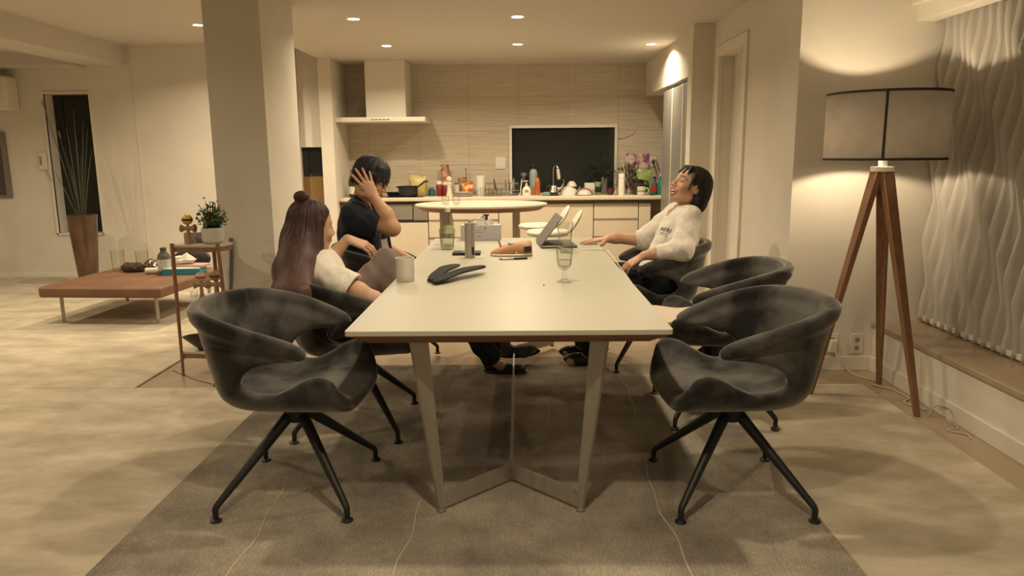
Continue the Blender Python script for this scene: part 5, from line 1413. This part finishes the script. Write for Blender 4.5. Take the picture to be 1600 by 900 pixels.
obj('ring', MB().lathe([(.0095, -.002), (.011, 0), (.0095, .002), (.0085, 0)], c=np.array((.478, 4.797, .784)) - o0, n=20, closed=True), M['chrome'], root)
CS = SDF((.60, 4.20, .50), (1.26, 4.98, 1.06), .0040)
CS.ell(pel, (.150, .185, .14), k=.05); CS.cap(pel, abd, .148, .142, .06); CS.ell(che, (.128, .175, .170), frame((-.9, 0, .35), (.3, 0, .95)), .06)
CS.cap((1.030, 4.475, .938), (1.030, 4.725, .938), .070, .070, .06); CS.cap((1.035, 4.60, .94), (1.048, 4.60, .968), .086, .066, .04)
CS.chain([(1.03, 4.455, .945), (.968, 4.335, .768), (.845, 4.341, .748)], [.074, .066, .052], .03); CS.chain([(.845, 4.341, .748), (.815, 4.344, .744)], [.050, .042], .012)
CS.chain([(1.01, 4.745, .945), (.828, 4.855, .768), (.775, 4.845, .772)], [.076, .066, .056], .03)
CS.plane((.80, 4.39, .70), (-1, 0, -.05), .006) if False else None
CS.waves(.0012, FOLD); CS.waves(.0016, [((46, 10, 30), .4), ((-20, 16, 62), 1.1)])
CS.cap((.66, 4.85, .79), (.760, 4.845, .773), .08, .045, .004, 'sub') if False else None
X, Y, Z = CS.co((slice(None),) * 3)
CS.a = np.maximum(CS.a, np.where((Y > 4.76) & (X < .80), .772 - X, -1) + 0 * Z).astype(np.float32)      # far cuff
CS.a = np.maximum(CS.a, np.where((Y < 4.46) & (Z < .84), .812 - X, -1)).astype(np.float32)               # near cuff
CS.a = np.maximum(CS.a, .535 - Z + 0 * X + 0 * Y).astype(np.float32)
CS.cap((1.036, 4.60, .975), (1.030, 4.60, 1.10), .063, .085, .010, 'sub'); CS.ell((.965, 4.60, .975), (.055, .055, .050), k=.01, op='sub')
shirt, SV, SQ = sdf_obj('sweatshirt', CS, [cloth('white_sweatshirt', (.74, .70, .63))], root, 2, origin=o0)
TR = SDF((.30, 4.36, .06), (1.08, 4.84, .72), .0048)
TR.ell((.90, 4.60, .545), (.16, .19, .125), k=.05)
for y, kx in ((4.51, .47), (4.69, .45)): TR.chain([(.88, y, .54), (kx, y - .01, .548), (kx - .02, y, .13)], [.105, .082, .070], .04)
TR.waves(.002, FOLD)
sdf_obj('trousers', TR, [cloth('black_trousers', (.016, .018, .020))], root, 2, origin=o0)
for y, kx in ((4.51, .47), (4.69, .45)):
    obj('shoe', MB().ico((kx - .08 - o0[0], y - o0[1], .045 + RZ), (.115, .045, .043), 3), M['black'], root)
# printed letters on the chest (flat on the cloth, facing left and up)
def chest_text(body_, size, p, right, up, m, parent, o0_):
    cu = bpy.data.curves.new('shirt_print', 'FONT'); cu.body = body_; cu.size = size; cu.extrude = .0006; cu.offset = .0006
    tmp = bpy.data.objects.new('shirt_print', cu); COL.objects.link(tmp); bpy.context.view_layer.update()
    me = bpy.data.meshes.new_from_object(tmp.evaluated_get(bpy.context.evaluated_depsgraph_get())); bpy.data.objects.remove(tmp)
    me.materials.clear(); me.materials.append(m)
    o = bpy.data.objects.new('shirt_print', me); COL.objects.link(o); o.parent = parent
    r = Vector(unit(right)); u = Vector(up); u = (u - r * u.dot(r)).normalized(); n = r.cross(u)
    o.matrix_local = Matrix(((r.x, u.x, n.x, p[0] - o0_[0]), (r.y, u.y, n.y, p[1] - o0_[1]), (r.z, u.z, n.z, p[2] - o0_[2]), (0, 0, 0, 1)))
    return o
def surf_hit(V, yz, prefer):
    """first cloth vertex met when looking along +y at screen-like place (x, z)"""
    d = (V[:, 0] - yz[0]) ** 2 + (V[:, 2] - yz[1]) ** 2
    c = V[d < .012 ** 2]
    return c[np.argmin(c[:, 1])]
M['print_dark'] = mat('shirt_print_black', (.03, .027, .025), .8)
M['print_grey'] = mat('shirt_print_grey', (.30, .28, .24), .8)
cp = surf_hit(SV, (.905, .868), None)
nrm = Vector((-.50, -.82, .28))
for body_, size, m_, dz in (('AFRO', .033, M['print_dark'], 0), ('FTC', .026, M['print_grey'], -.028)):
    chest_text(body_, size, Vector(cp) + nrm.normalized() * .011 + Vector((-.050, .018, dz)), (.90, -.30, -.24), (-.1, .1, 1), m_, root, o0)

# ---------------------------------------------------------------- the man, left and farther
root = thing('person', 'person in a navy t-shirt with short black hair, one hand raised behind the ear', 'person', (-.95, 4.58, 0), 0, None)
o0 = np.array((-.95, 4.58, 0))
HB = Head((-.902, 4.575, 1.195), (.86, -.14, -.44), (.42, -.04, .90), 1.04)
F = SDF((-1.25, 4.20, -.0), (.16, 4.98, 1.36), .0042)
pel = (-.965, 4.58, .56); abd = (-.985, 4.58, .70); che = (-.998, 4.58, .865); nb = (-.985, 4.58, 1.03)
F.ell(pel, (.135, .165, .12), k=.05); F.cap(pel, abd, .125, .12, .06); F.ell(che, (.110, .160, .165), k=.06)
F.cap((-.995, 4.45, .985), (-.995, 4.71, .985), .062, .062, .06)
F.cap((-.99, 4.58, 1.0), HB.w((-.022, 0, -.055)), .058, .054, .03)
build_head(F, HB, 'closed')
F.chain([(-.995, 4.425, .965), (-.752, 4.362, .905)], [.056, .048], .03)
F.chain([(-.752, 4.362, .905), (-.79, 4.375, .985), (-.862, 4.405, 1.085)], [.046, .044, .029], .02)
hand(F, (-.864, 4.407, 1.088), (-.46, .24, .85), (.25, -.95, .25), -1, (.10, .06, .05, .12), .16, (.55, .30), 1.08)
F.chain([(-.985, 4.735, .965), (-.90, 4.82, .74), (-.70, 4.72, .655)], [.056, .045, .030], .03)
hand(F, (-.70, 4.72, .655), (.9, -.35, -.2), (.1, .1, 1), 1, (.3, .35, .4, .4), .03, (.4, .2))
kn = (-.50, 4.47, .565)
F.chain([(-.93, 4.49, .55), kn, (-.19, 4.37, .10)], [.088, .062, .040], .04); F.chain([(-.19, 4.37, .085), (-.10, 4.36, .045)], [.040, .032], .03)
kn2 = (-.50, 4.70, .565)
F.chain([(-.93, 4.67, .55), kn2, (-.12, 4.62, .12)], [.088, .062, .040], .04); F.chain([(-.12, 4.62, .10), (.03, 4.60, .065)], [.040, .032], .03)
body, V, Q = sdf_obj('body', F, skin_mats((.55, .33, .215)), root, 1, origin=o0)
face_mats(HB, V, Q, body, 'closed')
HS = SDF((-1.08, 4.38, 1.02), (-.70, 4.78, 1.38), .0036)
HB.ell(HS, (-.014, 0, .040), (.108, .090, .090), .02); HB.ell(HS, (-.052, 0, .000), (.070, .084, .085), .03)
HB.ell(HS, (.086, 0, -.066), (.060, .120, .070), .010, 'sub')
HB.ell(HS, (-.02, 0, -.13), (.09, .1, .07), .012, 'sub')
for s in (-1, 1): HB.ell(HS, (-.008, s * .086, -.020), (.022, .026, .034), .006, 'sub')
for i, y0 in enumerate((-.074, -.058, -.040, -.022, -.004, .014, .032, .050, .068)):
    HB.cap(HS, (.060 - abs(y0) * .3, y0 * .9, .075), (.108 - abs(y0) * .60, y0 * 1.05 - .006 + .004 * (i % 2), -.016 + .016 * (i % 3)), .019, .004, .012)
for s in (-1, 1): HB.cap(HS, (.02, s * .080, .03), (.030, s * .083, -.024), .016, .006, .012); HB.cap(HS, (.042, s * .074, .035), (.058, s * .076, -.012), .016, .006, .012)
for i in range(9): HB.cap(HS, (-.095 + .005 * (i % 3), -.05 + .0125 * i, .0), (-.088, -.055 + .0135 * i, -.066 - .008 * (i % 2)), .016, .005, .01)
sdf_obj('hair', HS, [hair_mat('black_hair_man', (.010, .011, .012), (.030, .030, .030))], root, 1, post=lambda V: hair_strands(V, HB, .0022, 34, 1.0), origin=o0)
obj('earring', MB().ico(tuple(HB.w((-.004, -.084, -.046)) - o0), .005, 2), M['chrome'], root)
CS = SDF((-1.24, 4.26, .50), (-.64, 4.94, 1.10), .0040)
CS.ell(pel, (.155, .185, .13), k=.05); CS.cap(pel, abd, .150, .146, .06); CS.ell(che, (.132, .182, .180), k=.06)
CS.cap((-.995, 4.445, .988), (-.995, 4.715, .988), .076, .076, .06)
CS.cap((-.985, 4.58, 1.0), (-.975, 4.58, 1.035), .090, .075, .03)
CS.chain([(-.995, 4.425, .962), (-.855, 4.385, .925)], [.082, .080], .03); CS.chain([(-.985, 4.735, .965), (-.925, 4.80, .80)], [.080, .074], .03)
CS.waves(.0014, FOLD); CS.waves(.0014, [((30, 0, 60), .4)])
X, Y, Z = CS.co((slice(None),) * 3)
CS.a = np.maximum(CS.a, np.where(Y < 4.45, (X + .835) * .95 - (Z - .92) * .25, -1)).astype(np.float32)
CS.a = np.maximum(CS.a, np.where(Y > 4.76, .775 - Z + 0 * X, -1)).astype(np.float32)
CS.a = np.maximum(CS.a, .56 - Z + 0 * X + 0 * Y).astype(np.float32)
CS.cap((-.965, 4.58, 1.025), (-.90, 4.57, 1.13), .064, .075, .008, 'sub'); CS.ell((-.895, 4.575, 1.00), (.05, .05, .05), k=.01, op='sub')
sdf_obj('t_shirt', CS, [cloth('navy_t_shirt', (.016, .020, .030), (.021, .026, .038))], root, 2, origin=o0)
TR = SDF((-1.16, 4.26, .06), (-.02, 4.86, .72), .0050)
TR.ell((-.965, 4.58, .545), (.155, .19, .12), k=.05)
TR.chain([(-.93, 4.49, .55), kn, (-.185, 4.37, .115)], [.108, .085, .066], .04); TR.chain([(-.93, 4.67, .55), kn2, (-.135, 4.62, .14)], [.108, .085, .066], .04)
TR.waves(.0025, FOLD)
sdf_obj('jeans', TR, [cloth('dark_jeans', (.012, .016, .020), (.020, .026, .032))], root, 2, origin=o0)
M['sneaker'] = mat('grey_sneaker', (.16, .14, .13), .7, col2=(.07, .08, .09), nscale=18)
def shoe(parent, o0_, heel, toe, up, m):
    heel = np.array(heel); toe = np.array(toe); d = unit(toe - heel); F = SDF(np.minimum(heel, toe) - .1, np.maximum(heel, toe) + .12, .005)
    u = unit(np.array(up) - d * (np.array(up) @ d)); s = np.cross(u, d); R = np.array([d, s, u])
    F.ell(heel + d * .045 + u * .035, (.055, .036, .045), R, .02); F.ell(heel + d * .17 + u * .02, (.085, .045, .032), R, .04); F.cap(heel + d * .05 + u * .05, heel + d * .06 + u * .09, .034, .036, .02)
    so, _, _ = sdf_obj('shoe', F, [m], parent, 1, origin=o0_)
    F2 = SDF(np.minimum(heel, toe) - .1, np.maximum(heel, toe) + .1, .005)
    F2.ell(heel + d * .13, (.145, .046, .014), R, .01)
    s2, _, _ = sdf_obj('sole', F2, [M['black']], parent, 1, origin=o0_); s2.parent = so
shoe(root, o0, (-.215, 4.375, .022), (.05, 4.35, .022), (0, 0, 1), M['black'])
shoe(root, o0, (-.135, 4.62, .055), (.10, 4.58, .085), (-.3, -.5, .8), M['sneaker'])
t = thing('paper_sheet', 'small white sheet in a black cover standing in front of the man in navy', 'paper', (-.795, 4.42, .67))
o = obj('sheet', box(-.022, .022, -.002, .002, 0, .15), M['paper'], t); o.rotation_euler = (radians(-30), radians(-14), 0); o.location = (.0, 0, .03)
o = obj('black_cover', box(.0225, .035, -.006, .006, -.01, .18), M['black'], t); o.rotation_euler = (radians(-30), radians(-14), 0); o.location = (.0, 0, .03)

# ---------------------------------------------------------------- the woman with long hair, left and nearer
root = thing('person', 'person with long reddish-brown hair and a top bun, white t-shirt, one knee raised', 'person', (-.92, 3.5, 0), 0, None)
o0 = np.array((-.92, 3.5, 0))
HA = Head((-1.005, 3.575, 1.000), (.74, .66, -.10), (.08, .04, 1.0), 1.04)
F = SDF((-1.22, 3.22, -.0), (-.40, 4.02, 1.18), HV)
pel = (-.93, 3.50, .56); abd = (-.965, 3.51, .66); che = (-.975, 3.545, .745); nb = (-.995, 3.55, .85)
F.ell(pel, (.135, .165, .115), k=.05); F.cap(pel, abd, .12, .11, .06); F.ell(che, (.105, .145, .13), k=.06)
F.cap((-.955, 3.43, .795), (-.985, 3.665, .805), .050, .050, .05)
F.cap((-.985, 3.55, .82), HA.w((-.018, 0, -.055)), .052, .048, .03)
build_head(F, HA, 'closed')
F.chain([(-.945, 3.405, .785), (-.745, 3.33, .712), (-.672, 3.335, .672)], [.048, .044, .040], .03); F.chain([(-.672, 3.335, .675), (-.655, 3.50, .60)], [.040, .028], .02)
hand(F, (-.655, 3.50, .60), (.1, .95, .1), (.9, -.1, .3), -1, (.3, .35, .4, .45), .03, (.4, .2))
F.chain([(-.985, 3.685, .795), (-1.005, 3.80, .765), (-.975, 3.83, .815), (-.905, 3.855, .898)], [.048, .042, .036, .026], .025)
hand(F, (-.903, 3.856, .900), (.80, .16, -.34), (.25, -.35, .9), -1, (.42, .45, .40, .35), .06, (.45, .25), 1.08)
knA = (-.678, 3.735, .795)
F.chain([(-.90, 3.60, .565), knA, (-.625, 3.70, .50)], [.085, .058, .040], .04); F.chain([(-.625, 3.70, .49), (-.545, 3.68, .468)], [.036, .028], .03)
F.chain([(-.90, 3.43, .555), (-.605, 3.42, .585), (-.665, 3.60, .505)], [.085, .058, .038], .04); F.chain([(-.665, 3.60, .50), (-.69, 3.68, .485)], [.034, .028], .03)
body, V, Q = sdf_obj('body', F, skin_mats((.58, .36, .245)), root, 1, origin=o0)
face_mats(HA, V, Q, body, 'closed')
HS = SDF((-1.24, 3.08, .56), (-.86, 3.74, 1.18), .0040)
HA.ell(HS, (-.022, 0, .036), (.101, .090, .091), .02)
HA.ell(HS, (-.040, 0, -.050), (.086, .098, .110), .04)
HS.chain([(-1.045, 3.52, .93), (-1.030, 3.37, .83), (-1.005, 3.235, .745)], [.085, .078, .060], .05)
HS.chain([(-1.055, 3.53, .92), (-1.060, 3.38, .80), (-1.045, 3.25, .715)], [.085, .074, .052], .05)
for i, (x, y, z) in enumerate(((-1.085, 3.42, .655), (-1.065, 3.385, .640), (-1.045, 3.365, .625), (-1.02, 3.352, .630), (-.995, 3.345, .622), (-.968, 3.335, .605), (-.950, 3.34, .655), (-.935, 3.35, .70))):
    HS.chain([(-1.03 + .35 * (x + 1.03), 3.36, .84), (x - .01, y - .14, .74), (x + (.03 if i in (4, 5) else 0), y - .175, z)], [.036, .026, .006], .022)
HA.cap(HS, (-.006, -.074, .02), (-.006, -.082, -.075), .018, .018, .02); HS.chain([HA.w((-.006, -.082, -.075)), HA.w((.010, -.085, -.13)), HA.w((.040, -.095, -.160))], [.018, .014, .005], .015)
HA.ell(HS, (.094, -.050, -.040), (.084, .110, .108), .010, 'sub')
bun = HA.w((-.070, -.015, .128))
HS.ell(bun, (.036, .034, .030), k=.012); HS.cap(HA.w((-.055, -.010, .10)), HA.w((-.062, -.012, .112)), .018, .018, .006)
sdf_obj('hair', HS, [hair_mat('long_brown_hair', (.032, .014, .012), (.075, .032, .027), (.98, .66, (.125, .066, .058)))], root, 1, post=lambda V: hair_strands(V, HA, .0024, 40, .5), origin=o0)
obj('hair_tie', MB().lathe([(.018, -.004), (.022, 0), (.018, .004), (.015, 0)], c=HA.w((-.060, -.012, .108)) - o0, n=24, closed=True), M['black'], root)
CS = SDF((-1.16, 3.24, .56), (-.70, 3.80, .94), .0040)
CS.ell(pel, (.150, .180, .12), k=.05); CS.cap(pel, abd, .145, .135, .06); CS.ell(che, (.125, .165, .145), k=.06)
CS.cap((-.955, 3.43, .798), (-.985, 3.67, .808), .064, .064, .05); CS.cap((-.985, 3.55, .82), (-.985, 3.55, .850), .085, .07, .03)
CS.chain([(-.945, 3.405, .785), (-.78, 3.335, .728)], [.074, .080], .03); CS.chain([(-.985, 3.685, .795), (-1.0, 3.745, .775)], [.074, .074], .03)
CS.waves(.0014, FOLD); CS.waves(.0016, [((40, 20, 55), .4)])
X, Y, Z = CS.co((slice(None),) * 3)
ax = unit((-.672 + .955, 3.335 - 3.385, .675 - .822))
CS.a = np.maximum(CS.a, np.where((Y < 3.44) & (X > -.86), (X + .765) * ax[0] + (Y - 3.33) * ax[1] + (Z - .735) * ax[2], -1)).astype(np.float32)
CS.a = np.maximum(CS.a, np.where((Y > 3.70) & (X < -.9), (Y - 3.775) + 0 * Z + 0 * X, -1)).astype(np.float32)
CS.cap((-.985, 3.55, .858), (-.98, 3.56, .98), .058, .08, .008, 'sub')
CS.cap((-.73, 3.327, .705), (-.79, 3.34, .732), .064, .056, .004, 'sub')
ts, _, _ = sdf_obj('t_shirt', CS, [cloth('white_t_shirt', (.74, .70, .62))], root, 2, origin=o0)
TR = SDF((-1.10, 3.30, .08), (-.36, 3.86, .94), .0048)
TR.ell((-.93, 3.505, .55), (.155, .185, .115), k=.05)
TR.chain([(-.90, 3.60, .565), knA, (-.612, 3.70, .52)], [.088, .064, .074], .04); TR.chain([(-.90, 3.43, .555), (-.605, 3.42, .585), (-.66, 3.58, .515)], [.105, .080, .062], .04)
TR.waves(.0016, FOLD); TR.waves(.0022, [((50, 40, 12), .4)])
sdf_obj('trousers', TR, [cloth('mauve_grey_trousers', (.215, .165, .150), (.18, .138, .125))], root, 2, origin=o0)
